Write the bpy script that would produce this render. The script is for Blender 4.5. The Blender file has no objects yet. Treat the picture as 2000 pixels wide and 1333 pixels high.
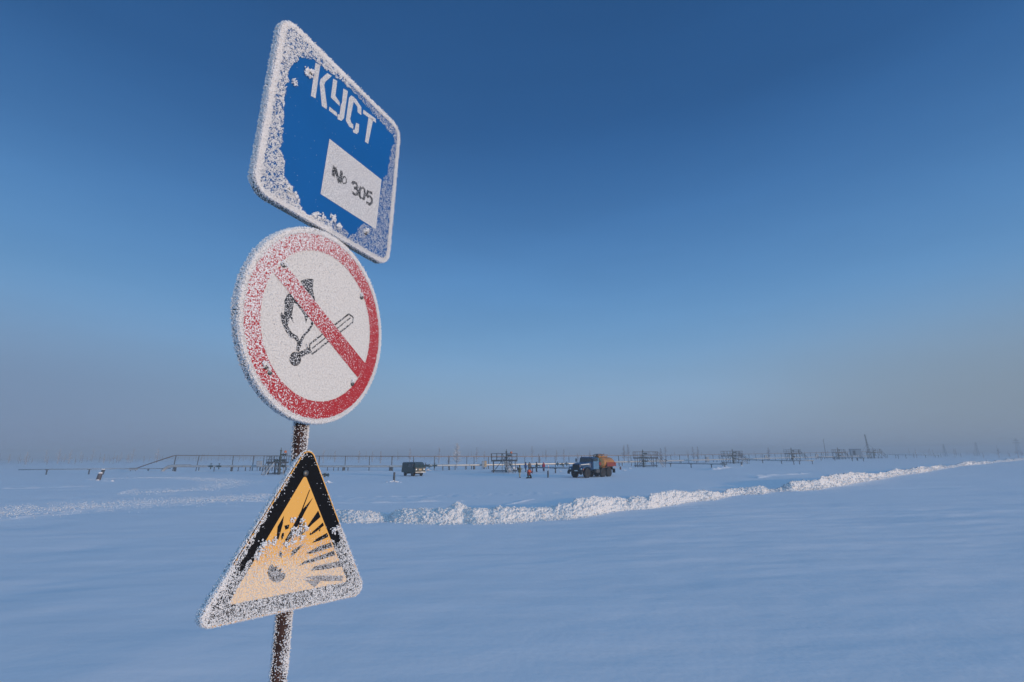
import bpy, math, random
import numpy as np
from mathutils import Matrix, Vector
rng = np.random.default_rng(7); random.seed(7)
S = bpy.context.scene
COL = S.collection
R = math.radians
# ------------------------------------------------------------------ camera
F, H = 944.0, 3.05                       # focal length in photo pixels, eye height over the plain
PITCH = math.atan(221.5 / F)
CM = Matrix.Rotation(math.pi/2 + PITCH, 3, 'X') @ Matrix.Rotation(R(-0.4), 3, 'Z')
cam = bpy.data.cameras.new('camera'); camo = bpy.data.objects.new('camera', cam); COL.objects.link(camo)
cam.sensor_width = 36; cam.lens = F/2000*36; cam.clip_start = 0.05; cam.clip_end = 9000
camo.matrix_world = Matrix.Translation((0, 0, H)) @ CM.to_4x4()
S.camera = camo
S.render.resolution_x, S.render.resolution_y = 1024, 682
# ------------------------------------------------------------------ sky, sun, exposure
SUN_AZ, SUN_EL = R(124), R(6.0)          # azimuth clockwise from +Y
sdir = Vector((math.sin(SUN_AZ)*math.cos(SUN_EL), math.cos(SUN_AZ)*math.cos(SUN_EL), math.sin(SUN_EL)))
W = bpy.data.worlds.new('World'); S.world = W; W.use_nodes = True
nt = W.node_tree; nt.nodes.clear(); N = nt.nodes.new; L = nt.links.new
out = N('ShaderNodeOutputWorld'); bg = N('ShaderNodeBackground'); bg.inputs[1].default_value = 0.10
sky = N('ShaderNodeTexSky'); sky.sky_type = 'NISHITA'; sky.sun_disc = False
sky.sun_elevation = SUN_EL; sky.sun_rotation = SUN_AZ
sky.air_density = 1.0; sky.dust_density = 0.6; sky.ozone_density = 2.5
tc = N('ShaderNodeTexCoord'); sep = N('ShaderNodeSeparateXYZ'); L(tc.outputs['Generated'], sep.inputs[0])
ramp = N('ShaderNodeValToRGB'); L(sep.outputs[2], ramp.inputs[0])
SKY = [(0.0, (.25, .34, .55)), (.05, (.28, .40, .58)), (.12, (.26, .41, .60)), (.21, (.175, .36, .61)), (.32, (.11, .285, .57)),
       (.45, (.055, .18, .43)), (.60, (.022, .100, .285)), (1.0, (.014, .06, .18))]
cr = ramp.color_ramp; cr.interpolation = 'B_SPLINE'
while len(cr.elements) < len(SKY): cr.elements.new(0.5)
for e, (p, c) in zip(cr.elements, SKY): e.position = p; e.color = (*[v*1.0 for v in c], 1)
sc = N('ShaderNodeVectorMath'); sc.operation = 'SCALE'; sc.inputs['Scale'].default_value = 10.0
L(ramp.outputs[0], sc.inputs[0])
# thin veil of cloud low in the sky
mp = N('ShaderNodeMapping'); mp.inputs['Scale'].default_value = (1.0, 1.0, 5.0); L(tc.outputs['Generated'], mp.inputs[0])
nz = N('ShaderNodeTexNoise'); nz.inputs['Scale'].default_value = 1.7; nz.inputs['Detail'].default_value = 4; L(mp.outputs[0], nz.inputs[0])
mr = N('ShaderNodeMapRange'); mr.inputs[1].default_value = .30; mr.inputs[2].default_value = .72; mr.inputs[3].default_value = .95; mr.inputs[4].default_value = 1.05
L(nz.outputs[0], mr.inputs[0])
sc2 = N('ShaderNodeVectorMath'); sc2.operation = 'SCALE'; es = N('ShaderNodeVectorMath'); es.operation = 'DOT_PRODUCT'; L(tc.outputs['Generated'], es.inputs[0]); es.inputs[1].default_value = (-math.sin(SUN_AZ), -math.cos(SUN_AZ), 0)
ea = N('ShaderNodeMapRange'); ea.inputs[1].default_value = .45; ea.inputs[2].default_value = 1.0; ea.inputs[3].default_value = 0; ea.inputs[4].default_value = .20; L(es.outputs['Value'], ea.inputs[0])
eb = N('ShaderNodeMapRange'); eb.interpolation_type = 'SMOOTHSTEP'; eb.inputs[1].default_value = .22; eb.inputs[2].default_value = .10; L(sep.outputs[2], eb.inputs[0])
ec = N('ShaderNodeMath'); ec.operation = 'MULTIPLY'; L(ea.outputs[0], ec.inputs[0]); L(eb.outputs[0], ec.inputs[1])
ed_ = N('ShaderNodeMath'); ed_.operation = 'SUBTRACT'; L(mr.outputs[0], ed_.inputs[0]); L(ec.outputs[0], ed_.inputs[1])
L(sc.outputs[0], sc2.inputs[0]); L(ed_.outputs[0], sc2.inputs['Scale'])
# bright glow added to the sky behind the camera to lift the snow
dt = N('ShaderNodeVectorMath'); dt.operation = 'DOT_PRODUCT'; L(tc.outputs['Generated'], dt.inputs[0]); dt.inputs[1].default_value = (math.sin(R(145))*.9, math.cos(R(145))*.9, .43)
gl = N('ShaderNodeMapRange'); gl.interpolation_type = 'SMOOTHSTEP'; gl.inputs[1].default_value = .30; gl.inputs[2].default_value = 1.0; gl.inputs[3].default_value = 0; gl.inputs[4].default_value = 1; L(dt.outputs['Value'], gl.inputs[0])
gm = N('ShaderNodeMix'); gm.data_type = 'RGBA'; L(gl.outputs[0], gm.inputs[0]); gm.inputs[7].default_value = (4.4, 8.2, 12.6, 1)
# towards the sides the low sky is duller; warmer on the right where the ice haze catches the sun
ax_ = N('ShaderNodeMath'); ax_.operation = 'ABSOLUTE'; L(sep.outputs[0], ax_.inputs[0])
sd = N('ShaderNodeMapRange'); sd.interpolation_type = 'SMOOTHSTEP'; sd.inputs[1].default_value = .25; sd.inputs[2].default_value = .78; L(ax_.outputs[0], sd.inputs[0])
lw = N('ShaderNodeMapRange'); lw.interpolation_type = 'SMOOTHSTEP'; lw.inputs[1].default_value = .30; lw.inputs[2].default_value = .06; L(sep.outputs[2], lw.inputs[0])
ml = N('ShaderNodeMath'); ml.operation = 'MULTIPLY'; L(sd.outputs[0], ml.inputs[0]); L(lw.outputs[0], ml.inputs[1])
m8 = N('ShaderNodeMath'); m8.operation = 'MULTIPLY'; L(ml.outputs[0], m8.inputs[0]); m8.inputs[1].default_value = .75
rt = N('ShaderNodeMapRange'); rt.inputs[1].default_value = -.3; rt.inputs[2].default_value = .5; L(sep.outputs[0], rt.inputs[0])
tn = N('ShaderNodeMix'); tn.data_type = 'RGBA'; L(rt.outputs[0], tn.inputs[0]); tn.inputs[6].default_value = (1.75, 2.5, 4.2, 1); tn.inputs[7].default_value = (2.25, 2.72, 3.25, 1)
sdm = N('ShaderNodeMix'); sdm.data_type = 'RGBA'; L(m8.outputs[0], sdm.inputs[0]); L(sc2.outputs[0], sdm.inputs[6]); L(tn.outputs[2], sdm.inputs[7])
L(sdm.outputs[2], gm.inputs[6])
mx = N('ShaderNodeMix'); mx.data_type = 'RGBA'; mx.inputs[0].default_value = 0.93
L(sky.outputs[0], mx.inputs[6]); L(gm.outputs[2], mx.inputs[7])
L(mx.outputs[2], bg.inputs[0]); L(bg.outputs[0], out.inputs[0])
sl = bpy.data.lights.new('sun', 'SUN'); sl.energy = 2.6; sl.angle = R(0.7); sl.color = (1.0, .70, .42)
so = bpy.data.objects.new('sun', sl); COL.objects.link(so); so.rotation_euler = (-sdir).to_track_quat('-Z', 'Y').to_euler()
vs = S.view_settings; vs.view_transform = 'Standard'; vs.look = 'None'; vs.exposure = 0.0; vs.gamma = 1.0

# ------------------------------------------------------------------ helpers
def ray(px, py): return CM @ Vector(((px-1000)/F, (666.5-py)/F, -1.0))
def at(px, py, z=0.0):
    d = ray(px, py); t = (z-H)/d.z; return Vector((d.x*t, d.y*t, z))
def atY(px, py, Y):
    d = ray(px, py); t = Y/d.y; return Vector((d.x*t, Y, H+d.z*t))
def tag(o, label=None, cat=None, group=None, kind=None):
    if label: o['label'] = label
    if cat: o['category'] = cat
    if group: o['group'] = group
    if kind: o['kind'] = kind
    return o
def empty(name, loc=(0, 0, 0), rz=0.0):
    o = bpy.data.objects.new(name, None); COL.objects.link(o); o.location = loc; o.rotation_euler = (0, 0, rz)
    o.empty_display_size = 0.2; return o
def copy_tree(o, parent=None):
    c = o.copy(); COL.objects.link(c); c.parent = parent
    for ch in list(o.children): copy_tree(ch, c)
    return c
class MB:
    def __init__(s): s.v = []; s.f = []; s.m = []
    def add(s, vs, fs, m=0):
        b = len(s.v); s.v += [tuple(v) for v in vs]; s.f += [tuple(b+i for i in f) for f in fs]; s.m += [m]*len(fs); return s
    def box(s, c, d, rz=0, m=0, taper=1.0, rot=None):
        x, y, z = d[0]/2, d[1]/2, d[2]/2
        P = [(-x, -y, -z), (x, -y, -z), (x, y, -z), (-x, y, -z)] + [(a*taper, b*taper, z) for a, b in ((-x, -y), (x, -y), (x, y), (-x, y))]
        M = rot if rot else Matrix.Rotation(rz, 3, 'Z')
        return s.add([M @ Vector(p) + Vector(c) for p in P], [(0, 3, 2, 1), (4, 5, 6, 7), (0, 1, 5, 4), (1, 2, 6, 5), (2, 3, 7, 6), (3, 0, 4, 7)], m)
    def tube(s, pts, r, n=8, m=0, caps=True):
        pts = [Vector(p) for p in pts]; k = len(pts); rs = r if isinstance(r, (list, tuple)) else [r]*k
        V = []; up = None
        for i, p in enumerate(pts):
            t = (pts[min(i+1, k-1)] - pts[max(i-1, 0)]).normalized()
            if up is None: up = Vector((0, 0, 1)) if abs(t.z) < .9 else Vector((1, 0, 0))
            a = t.cross(up).normalized(); b = a.cross(t).normalized(); up = b
            for j in range(n):
                q = 2*math.pi*j/n; V.append(p + (a*math.cos(q) + b*math.sin(q))*rs[i])
        Fs = [(i*n+j, i*n+(j+1) % n, (i+1)*n+(j+1) % n, (i+1)*n+j) for i in range(k-1) for j in range(n)]
        if caps: Fs += [tuple(range(n-1, -1, -1)), tuple((k-1)*n+j for j in range(n))]
        return s.add(V, Fs, m)
    def lathe(s, prof, n=20, M=None, m=0):
        M = M or Matrix.Identity(4); V = []; k = len(prof)
        for r, z in prof:
            for j in range(n):
                q = 2*math.pi*j/n; V.append(M @ Vector((r*math.cos(q), r*math.sin(q), z)))
        Fs = [(i*n+j, i*n+(j+1) % n, (i+1)*n+(j+1) % n, (i+1)*n+j) for i in range(k-1) for j in range(n)]
        Fs += [tuple(range(n-1, -1, -1)), tuple((k-1)*n+j for j in range(n))]
        return s.add(V, Fs, m)
    def prism(s, poly, y0, y1, M=None, m=0):     # poly in the xz plane, pushed along y
        M = M or Matrix.Identity(4); n = len(poly)
        V = [M @ Vector((x, y0, z)) for x, z in poly] + [M @ Vector((x, y1, z)) for x, z in poly]
        return s.add(V, [tuple(range(n)), tuple(range(2*n-1, n-1, -1))] + [(i, n+i, n+(i+1) % n, (i+1) % n) for i in range(n)], m)
    def lump(s, c, r, m=0, sub=6, jit=.25, flat=1.0):
        c = Vector(c); prof = []; V = []; rows = 4
        V.append(c + Vector((0, 0, -r*flat)))
        for i in range(1, rows):
            a = -math.pi/2 + math.pi*i/rows
            for j in range(sub):
                q = 2*math.pi*(j+.5*(i % 2))/sub; k = r*(1+random.uniform(-jit, jit))
                V.append(c + Vector((math.cos(q)*math.cos(a)*k, math.sin(q)*math.cos(a)*k, math.sin(a)*k*flat)))
        V.append(c + Vector((0, 0, r*flat))); Fs = []
        for j in range(sub): Fs.append((0, 1+(j+1) % sub, 1+j))
        for i in range(rows-2):
            for j in range(sub): Fs.append((1+i*sub+j, 1+i*sub+(j+1) % sub, 1+(i+1)*sub+(j+1) % sub, 1+(i+1)*sub+j))
        T = len(V)-1
        for j in range(sub): Fs.append((T, 1+(rows-2)*sub+j, 1+(rows-2)*sub+(j+1) % sub))
        return s.add(V, Fs, m)
    def build(s, name, mats, parent=None, smooth=False, bevel=0):
        me = bpy.data.meshes.new(name); me.from_pydata(s.v, [], s.f); 
        for mt in (mats if isinstance(mats, (list, tuple)) else [mats]): me.materials.append(mt)
        me.polygons.foreach_set('material_index', s.m)
        if smooth: me.polygons.foreach_set('use_smooth', [True]*len(s.f))
        me.update(); o = bpy.data.objects.new(name, me); COL.objects.link(o); o.parent = parent
        if bevel:
            b = o.modifiers.new('bevel', 'BEVEL'); b.width = bevel; b.segments = 2; b.limit_method = 'ANGLE'
        return o
def npmesh(name, V, Fc, mat, parent=None, smooth=False):
    me = bpy.data.meshes.new(name); k = Fc.shape[1]
    me.vertices.add(len(V)); me.vertices.foreach_set('co', V.astype(np.float32).ravel())
    me.loops.add(Fc.size); me.loops.foreach_set('vertex_index', Fc.astype(np.int32).ravel())
    me.polygons.add(len(Fc)); me.polygons.foreach_set('loop_start', np.arange(0, Fc.size, k, dtype=np.int32))
    me.polygons.foreach_set('loop_total', np.full(len(Fc), k, dtype=np.int32))
    if smooth: me.polygons.foreach_set('use_smooth', np.ones(len(Fc), dtype=bool))
    me.update(calc_edges=True); me.validate()
    me.materials.append(mat); o = bpy.data.objects.new(name, me); COL.objects.link(o); o.parent = parent; return o
# ---- materials
def mat(name, col, rough=.6, metal=0.0, bump=0, bscale=20, var=.12, vscale=3, emit=None, spec=.4):
    m = bpy.data.materials.new(name); m.use_nodes = True; t = m.node_tree; p = t.nodes['Principled BSDF']
    p.inputs['Roughness'].default_value = rough; p.inputs['Metallic'].default_value = metal
    p.inputs['Specular IOR Level'].default_value = spec
    n = t.nodes.new('ShaderNodeTexNoise'); n.inputs['Scale'].default_value = vscale; n.inputs['Detail'].default_value = 5
    c = t.nodes.new('ShaderNodeTexCoord'); t.links.new(c.outputs['Object'], n.inputs[0])
    r = t.nodes.new('ShaderNodeValToRGB'); r.color_ramp.elements[0].position = .3; r.color_ramp.elements[1].position = .7
    r.color_ramp.elements[0].color = (*[v*(1-var) for v in col], 1); r.color_ramp.elements[1].color = (*[min(1, v*(1+var)) for v in col], 1)
    t.links.new(n.outputs[0], r.inputs[0]); t.links.new(r.outputs[0], p.inputs['Base Color'])
    if bump:
        n2 = t.nodes.new('ShaderNodeTexNoise'); n2.inputs['Scale'].default_value = bscale; n2.inputs['Detail'].default_value = 4
        t.links.new(c.outputs['Object'], n2.inputs[0]); b = t.nodes.new('ShaderNodeBump'); b.inputs['Distance'].default_value = bump; b.inputs['Strength'].default_value = 1
        t.links.new(n2.outputs[0], b.inputs['Height']); t.links.new(b.outputs[0], p.inputs['Normal'])
    if emit:
        p.inputs['Emission Color'].default_value = (*emit[0], 1); p.inputs['Emission Strength'].default_value = emit[1]
    return m
def frosty(name, col, amount, gx=0, gz=0, scale=260, rough=.45, fc=(.78, .79, .82), bmp=.0012, spec=.4):
    """paint with a rime of small white crystals; amount + gradient decides how much of it is covered"""
    m = bpy.data.materials.new(name); m.use_nodes = True; t = m.node_tree; p = t.nodes['Principled BSDF']; NN = t.nodes.new; LL = t.links.new
    c = NN('ShaderNodeTexCoord'); n = NN('ShaderNodeTexNoise'); n.inputs['Scale'].default_value = scale; n.inputs['Detail'].default_value = 3; n.inputs['Roughness'].default_value = .65
    LL(c.outputs['Object'], n.inputs[0]); s = NN('ShaderNodeSeparateXYZ'); LL(c.outputs['Object'], s.inputs[0])
    a = NN('ShaderNodeMath'); a.operation = 'MULTIPLY_ADD'; LL(s.outputs[0], a.inputs[0]); a.inputs[1].default_value = gx; LL(n.outputs[0], a.inputs[2])
    b = NN('ShaderNodeMath'); b.operation = 'MULTIPLY_ADD'; LL(s.outputs[2], b.inputs[0]); b.inputs[1].default_value = gz; LL(a.outputs[0], b.inputs[2])
    r = NN('ShaderNodeMapRange'); r.inputs[1].default_value = .5-amount; r.inputs[2].default_value = .56-amount; LL(b.outputs[0], r.inputs[0])
    p.inputs['Specular IOR Level'].default_value = spec
    x = NN('ShaderNodeMix'); x.data_type = 'RGBA'; LL(r.outputs[0], x.inputs[0]); x.inputs[6].default_value = (*col, 1); x.inputs[7].default_value = (*fc, 1)
    LL(x.outputs[2], p.inputs['Base Color'])
    q = NN('ShaderNodeMapRange'); q.inputs[3].default_value = rough; q.inputs[4].default_value = .9; LL(r.outputs[0], q.inputs[0]); LL(q.outputs[0], p.inputs['Roughness'])
    bp = NN('ShaderNodeBump'); bp.inputs['Distance'].default_value = bmp; bp.inputs['Strength'].default_value = .8; LL(b.outputs[0], bp.inputs['Height']); LL(bp.outputs[0], p.inputs['Normal'])
    return m
def snow_mat(name, b1, s1, b2, s2, stretch=(1, 1, 1), col=(.86, .845, .87)):
    m = bpy.data.materials.new(name); m.use_nodes = True; t = m.node_tree; p = t.nodes['Principled BSDF']; NN = t.nodes.new; LL = t.links.new
    p.inputs['Roughness'].default_value = .85; p.inputs['Specular IOR Level'].default_value = .2
    c = NN('ShaderNodeTexCoord'); mp = NN('ShaderNodeMapping'); mp.inputs['Scale'].default_value = stretch; LL(c.outputs['Object'], mp.inputs[0])
    n1 = NN('ShaderNodeTexNoise'); n1.inputs['Scale'].default_value = s1; n1.inputs['Detail'].default_value = 5; LL(mp.outputs[0], n1.inputs[0])
    n2 = NN('ShaderNodeTexNoise'); n2.inputs['Scale'].default_value = s2; n2.inputs['Detail'].default_value = 3; LL(c.outputs['Object'], n2.inputs[0])
    B1 = NN('ShaderNodeBump'); B1.inputs['Distance'].default_value = b1; LL(n1.outputs[0], B1.inputs['Height'])
    B2 = NN('ShaderNodeBump'); B2.inputs['Distance'].default_value = b2; LL(n2.outputs[0], B2.inputs['Height']); LL(B1.outputs[0], B2.inputs['Normal'])
    LL(B2.outputs[0], p.inputs['Normal'])
    r = NN('ShaderNodeValToRGB'); r.color_ramp.elements[0].position = .25; r.color_ramp.elements[1].position = .75
    r.color_ramp.elements[0].color = (*[v*.95 for v in col], 1); r.color_ramp.elements[1].color = (*col, 1); LL(n1.outputs[0], r.inputs[0]); LL(r.outputs[0], p.inputs['Base Color'])
    return m
M_snow = snow_mat('snow', .018, .9, .004, 8, (.35, 1.6, 1))
M_bank = snow_mat('bank_snow', .05, 5, .02, 22, col=(.77, .75, .75))
M_lump = snow_mat('lump_snow', .03, 6, .01, 30)
M_frost = mat('frost', (.80, .81, .84), .8, var=.04, vscale=200, spec=.3)
M_steel = mat('galvanised', (.27, .29, .31), .45, .5, var=.2)
M_flange = mat('sign_back_metal', (.16, .17, .16), .5, .5, var=.25, vscale=25)
M_rust = mat('rusty_pole', (.050, .022, .016), .75, .1, bump=.001, bscale=120, var=.4, vscale=30)
M_bolt = mat('bolt_steel', (.14, .14, .14), .5, .8)

# ------------------------------------------------------------------ noise and ground height
def vn(x, y, seed=0):
    x = np.asarray(x, float); y = np.asarray(y, float); xi = np.floor(x); yi = np.floor(y); fx = x-xi; fy = y-yi
    fx = fx*fx*(3-2*fx); fy = fy*fy*(3-2*fy)
    def h(a, b):
        q = np.sin(a*127.1 + b*311.7 + seed*74.7)*43758.5453; return (q-np.floor(q))*2-1
    return (h(xi, yi)*(1-fx) + h(xi+1, yi)*fx)*(1-fy) + (h(xi, yi+1)*(1-fx) + h(xi+1, yi+1)*fx)*fy
def fbm(x, y, seed=0, o=4):
    a = 0; w = 1.0; x = np.asarray(x, float); y = np.asarray(y, float)
    for i in range(o): a = a + w*vn(x*2**i, y*2**i, seed+i); w *= .5
    return a
def seg_dist(x, y, P):
    d = np.full(np.shape(x), 1e9); 
    for (ax, ay), (bx, by) in zip(P[:-1], P[1:]):
        vx, vy = bx-ax, by-ay; t = np.clip(((x-ax)*vx+(y-ay)*vy)/(vx*vx+vy*vy+1e-9), 0, 1)
        d = np.minimum(d, np.hypot(x-ax-t*vx, y-ay-t*vy))
    return d
def gp(L_): return [tuple(at(a, b)[:2]) for a, b in L_]
# the ploughed bank: (photo x, toe y, crest y) read off at points along it
BANK = [(640, 1016, 996), (700, 1018, 997), (745, 1018, 1001), (758, 1018, 1008), (770, 1020, 997), (790, 1021, 994), (830, 1022, 993), (872, 1022, 992), (884, 1022, 986), (893, 1022, 979), (905, 1021, 985), (915, 1021, 991), (950, 1021, 993),
        (978, 1021, 990), (1008, 1019, 991), (1030, 1017, 991), (1085, 1014, 990), (1091, 1013, 983), (1119, 1012, 983), (1124, 1011, 974), (1165, 1006, 970), (1198, 1001, 974), (1226, 998, 973), (1232, 998, 970), (1268, 995, 971), (1273, 994, 964),
        (1300, 990, 961), (1318, 987, 958), (1350, 982, 961), (1370, 979, 957), (1398, 976, 961), (1410, 973, 964), (1430, 968, 955), (1470, 966, 951), (1490, 965, 950), (1502, 961, 956), (1520, 960, 956), (1528, 959, 951), (1548, 959, 940), (1575, 957, 937),
        (1603, 955, 935), (1608, 953, 927), (1650, 948, 924), (1700, 939, 921), (1740, 932, 915), (1780, 927, 910), (1830, 918, 907), (1880, 911, 903), (1940, 904, 899), (2010, 898, 895.5)]
RIDGES = [([(-80, 1026), (0, 1015), (100, 1004), (200, 995), (300, 987), (380, 983)], .22, .07), ([(-80, 1002), (0, 991), (120, 981), (240, 975)], .2, .04), ([(385, 979), (455, 978), (525, 979)], .16, .11), ([(395, 988), (470, 987)], .15, .05), ([(10, 955), (90, 953), (175, 951)], .35, .14), ([(240, 962), (262, 956), (330, 955)], .3, .11),
          ([(60, 943), (150, 941), (250, 936), (330, 936), (380, 939)], .3, .09), ([(655, 968), (700, 970), (760, 968), (830, 967)], .2, .08), ([(655, 981), (760, 980), (860, 977), (900, 977)], .22, .10), ([(1105, 975), (1200, 971)], .2, .03),
          ([(120, 998), (250, 987), (330, 981)], .2, .07), ([(1470, 931), (1545, 928), (1576, 926)], .5, .16), ([(1390, 918), (1422, 914), (1432, 914)], .9, .28), ([(1480, 934), (1500, 932)], .4, .13),
          ([(250, 922), (345, 922), (470, 920)], .8, .14), ([(165, 941), (215, 942)], .5, .12), ([(500, 932), (540, 934)], .3, .1), ([(985, 985), (1040, 974)], .15, .06), ([(700, 922), (790, 920)], .6, .12)]
ROUGH = [([(-120, 1010), (0, 999), (100, 992), (200, 986), (290, 981), (390, 975), (545, 966)], 2.3, .040), ([(170, 937), (300, 934), (400, 935), (455, 941), (430, 950), (350, 959), (230, 964)], 1.5, .03), ([(640, 975), (900, 966), (1100, 962)], 1.6, .022), ([(-40, 945), (120, 940), (300, 935)], 1.0, .02),
         ([(-80, 985), (100, 975), (260, 968), (540, 958)], 1.2, .03)]
BT = gp([(a, b) for a, b, c in BANK])
def gz(x, y):
    x = np.asarray(x, float); y = np.asarray(y, float); r = np.hypot(x, y)
    far = np.clip(1-r/600, 0, 1)
    h = .10*fbm(x/17+3, y/34, 1, 3)*far
    a = R(9); u = x*math.cos(a)+y*math.sin(a); v = -x*math.sin(a)+y*math.cos(a)
    right = 1/(1+np.exp(-(x/np.maximum(y, 1)-.15)*9))
    h = h + (.008+.026*right*np.clip(.7+1.2*vn(x/19, y/9, 77), 0, 1.6))*fbm(u/6.5, v/1.5, 9, 5)*far                   # wind-cut streaks
    h = h + .012*fbm(x/1.7, y/1.1, 15, 3)*np.clip(1-r/90, 0, 1)
    lt = 1/(1+np.exp((x/np.maximum(y, 1)+.55)*12)); h = h + .05*lt*fbm(x/6, y/3, 31, 3)*far
    for P, w, k in RIDGES:
        d = seg_dist(x, y, gp(P)); h = h + 1.25*k*np.exp(-(d/(.72*w))**2)*(.75+.55*vn(x*1.6, y*1.6, 4))
    for P, w, k in ROUGH:
        d = seg_dist(x, y, gp(P)); h = h + k*np.exp(-(d/w)**4)*(fbm(x*1.25, y*.9, 21, 4)+.45*fbm(x*3.1, y*1.4, 25, 2))
    return h
def G(p): return Vector((p[0], p[1], float(gz(p[0], p[1]))))
# ------------------------------------------------------------------ ground
def make_ground():
    th = np.concatenate([np.linspace(-56, 56, 1150), np.linspace(56, 304, 80)[1:-1]])*math.pi/180
    r = [0.6]
    while r[-1] < 1400:
        k = r[-1]; r.append(k + max(.05, min(k*(.011 if k < 14 or k > 115 else .0065), .9) if k < 260 else k*.03) if k > 4 else k+.12)
    r = np.array(r); RR, TT = np.meshgrid(r, th, indexing='ij'); X = RR*np.sin(TT); Y = RR*np.cos(TT)
    back = (np.abs(((TT+math.pi) % (2*math.pi))-math.pi) > 1.05)
    Z = gz(X, Y); Z = np.where(back, .1*vn(X/17, Y/30, 1)*np.clip(1-RR/600, 0, 1), Z)
    V = np.stack([X, Y, Z], -1).reshape(-1, 3); n, m = len(r), len(th)
    i = np.arange(n-1)[:, None]*m; j = np.arange(m)[None]; j2 = (j+1) % m
    Fc = np.stack([i+j, i+j2, i+m+j2, i+m+j], -1).reshape(-1, 4)[:, ::-1]
    V = np.vstack([V, [[0, 0, 0]]]); 
    o = npmesh('ground', V, Fc, M_snow, smooth=True); tag(o, kind='structure', label='wind-packed blue-white snow plain reaching the horizon', cat='snow ground')
make_ground()
# ------------------------------------------------------------------ snow bank
def make_bank():
    px = np.array([b[0] for b in BANK]); toe = np.array([b[1] for b in BANK], float); cre = np.array([b[2] for b in BANK], float)
    xs = np.arange(640, 2010, .75); K = 30; V = []
    for q, x in enumerate(xs):
        ty = np.interp(x, px, toe); t = at(x, ty)
        jf = min(1, (28/t.y)**2); ty = np.interp(x, px, toe) + jf*1.1*float(vn(x/31, 0, 3)); cy = np.interp(x, px, cre) + jf*.35*float(vn(x/5, 2, 3)); t = at(x, ty); d = Vector((t.x, t.y, 0)).normalized(); D = Vector((t.x, t.y, 0)).length
        wd = .95 + .15*float(vn(x/30, 0, 8)); c2 = t + d*wd
        rr = ray(x, cy); hgt = max(.12, H + rr.z/math.hypot(rr.x, rr.y)*(D+wd)); hgt *= 1 if x < 1540 else 1-min(.80, (x-1540)/420)*(.75+.5*float(vn(x/17, 5, 3)))
        prof = [(-.12, -.06), (0, .02), (.12, .22), (.3, .48), (.55, .72), (.8, .90), (1, 1.0), (1.25, .97), (1.6, .80), (2.1, .45), (2.8, .12), (3.2, -.06)]
        ku = np.linspace(0, 11, K); pu = np.interp(ku, range(12), [a for a, b in prof]); pz = np.interp(ku, range(12), [b for a, b in prof])
        for a, b in zip(pu, pz):
            p = t + d*(a*wd); amp = .085*min(1, hgt/.7)*(1 if D < 40 else min(4.5, (D/40)**1.5)); fq = min(1, 34/D)
            arc = a*wd+b*hgt; sx = (p.x*.95+p.y*.3); n = float(fbm(sx*3.0*fq, arc*3.4*fq+sx*.4*fq, 40, 4)); rg = min(1, max(0, (D-30)/40)); n = n*(1-rg) + rg*(1.1-3.2*abs(float(vn(sx*3.1*fq, arc*3.4*fq, 61)))+.8*float(vn(sx*7*fq, arc*7*fq, 62))); n2 = float(fbm(sx*12*fq, arc*12*fq, 44, 2))
            e = min(1, max(0, b+.03)*3); z = hgt*b + e*(amp*n*.8 + .035*n2*max(1, D/30))*(0.35 if .9 < b and abs(a-1) < .2 else 1)
            V.append((p.x - d.x*e*amp*n*.9, p.y - d.y*e*amp*n*.9, z + float(.0)))
    V = np.array(V); base = gz(V[:, 0], V[:, 1]); V[:, 2] += np.clip(base, -.1, .1)*0.6
    n = len(xs); i = np.arange(n-1)[:, None]*K; j = np.arange(K-1)[None]
    Fc = np.stack([i+j, i+K+j, i+K+j+1, i+j+1], -1).reshape(-1, 4)
    # clods and crumbs thrown up by the plough
    mb = MB()
    for q in range(6500):
        x = random.uniform(640, 2000); ii = min(n-1, int((x-640)/.75)); jj = int(abs(random.gauss(0, .45))*K*.5) + 1 if random.random() < .5 else random.randint(1, int(K*.62))
        p = V[ii*K + min(jj, K-1)]; D = math.hypot(p[0], p[1]); s = random.choice((.02, .022, .025, .03, .035, .04, .05, .075))*random.uniform(.6, 1.2)*(1 if D < 35 else D/35*1.3)
        f = random.uniform(-.3, .1) if jj < 3 else 0
        mb.lump((p[0]+p[0]/D*f, p[1]+p[1]/D*f, p[2]-s*.1), s, sub=5, jit=.35, flat=.8)
    b0 = len(V); Vc = np.array(mb.v); tri = [f for f in mb.f]
    q4 = np.array([(f[0], f[1], f[2], f[3]) if len(f) == 4 else (f[0], f[1], f[2], f[2]) for f in tri]) + b0
    me = bpy.data.meshes.new('snow_bank'); allf = [tuple(f) for f in Fc.tolist()] + [tuple(v+b0 for v in f) for f in tri]
    me.from_pydata(np.vstack([V, Vc]).tolist(), [], allf); me.materials.append(M_bank); me.update()
    o = bpy.data.objects.new('snow_bank', me); COL.objects.link(o)
    tag(o, 'long ploughed bank of crumbly white snow curving away to the right', 'snow bank')
make_bank()
def crumbs(path, w, n, smax, label):
    P = gp(path); Ls = [math.dist(a, b) for a, b in zip(P[:-1], P[1:])]; m = MB()
    for q in range(n):
        i = random.choices(range(len(Ls)), Ls)[0]; t = random.random(); (ax, ay), (bx, by) = P[i], P[i+1]; o = random.gauss(0, w*.5); nx, ny = -(by-ay)/Ls[i], (bx-ax)/Ls[i]
        x, y = ax+(bx-ax)*t+nx*o, ay+(by-ay)*t+ny*o; m.v.append((x, y, 0)); m.m.append(random.uniform(.35, 1)**1.5*smax)
    X = np.array(m.v); S_ = np.array(m.m); zz = gz(X[:, 0], X[:, 1]); mb = MB()
    for (x, y, _), z, s in zip(X, zz, S_): mb.lump((x, y, z+s*.1), s, sub=5, jit=.35, flat=.7)
    o = mb.build('snow_crumbs', M_bank); tag(o, label, 'loose snow', kind='stuff')
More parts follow.
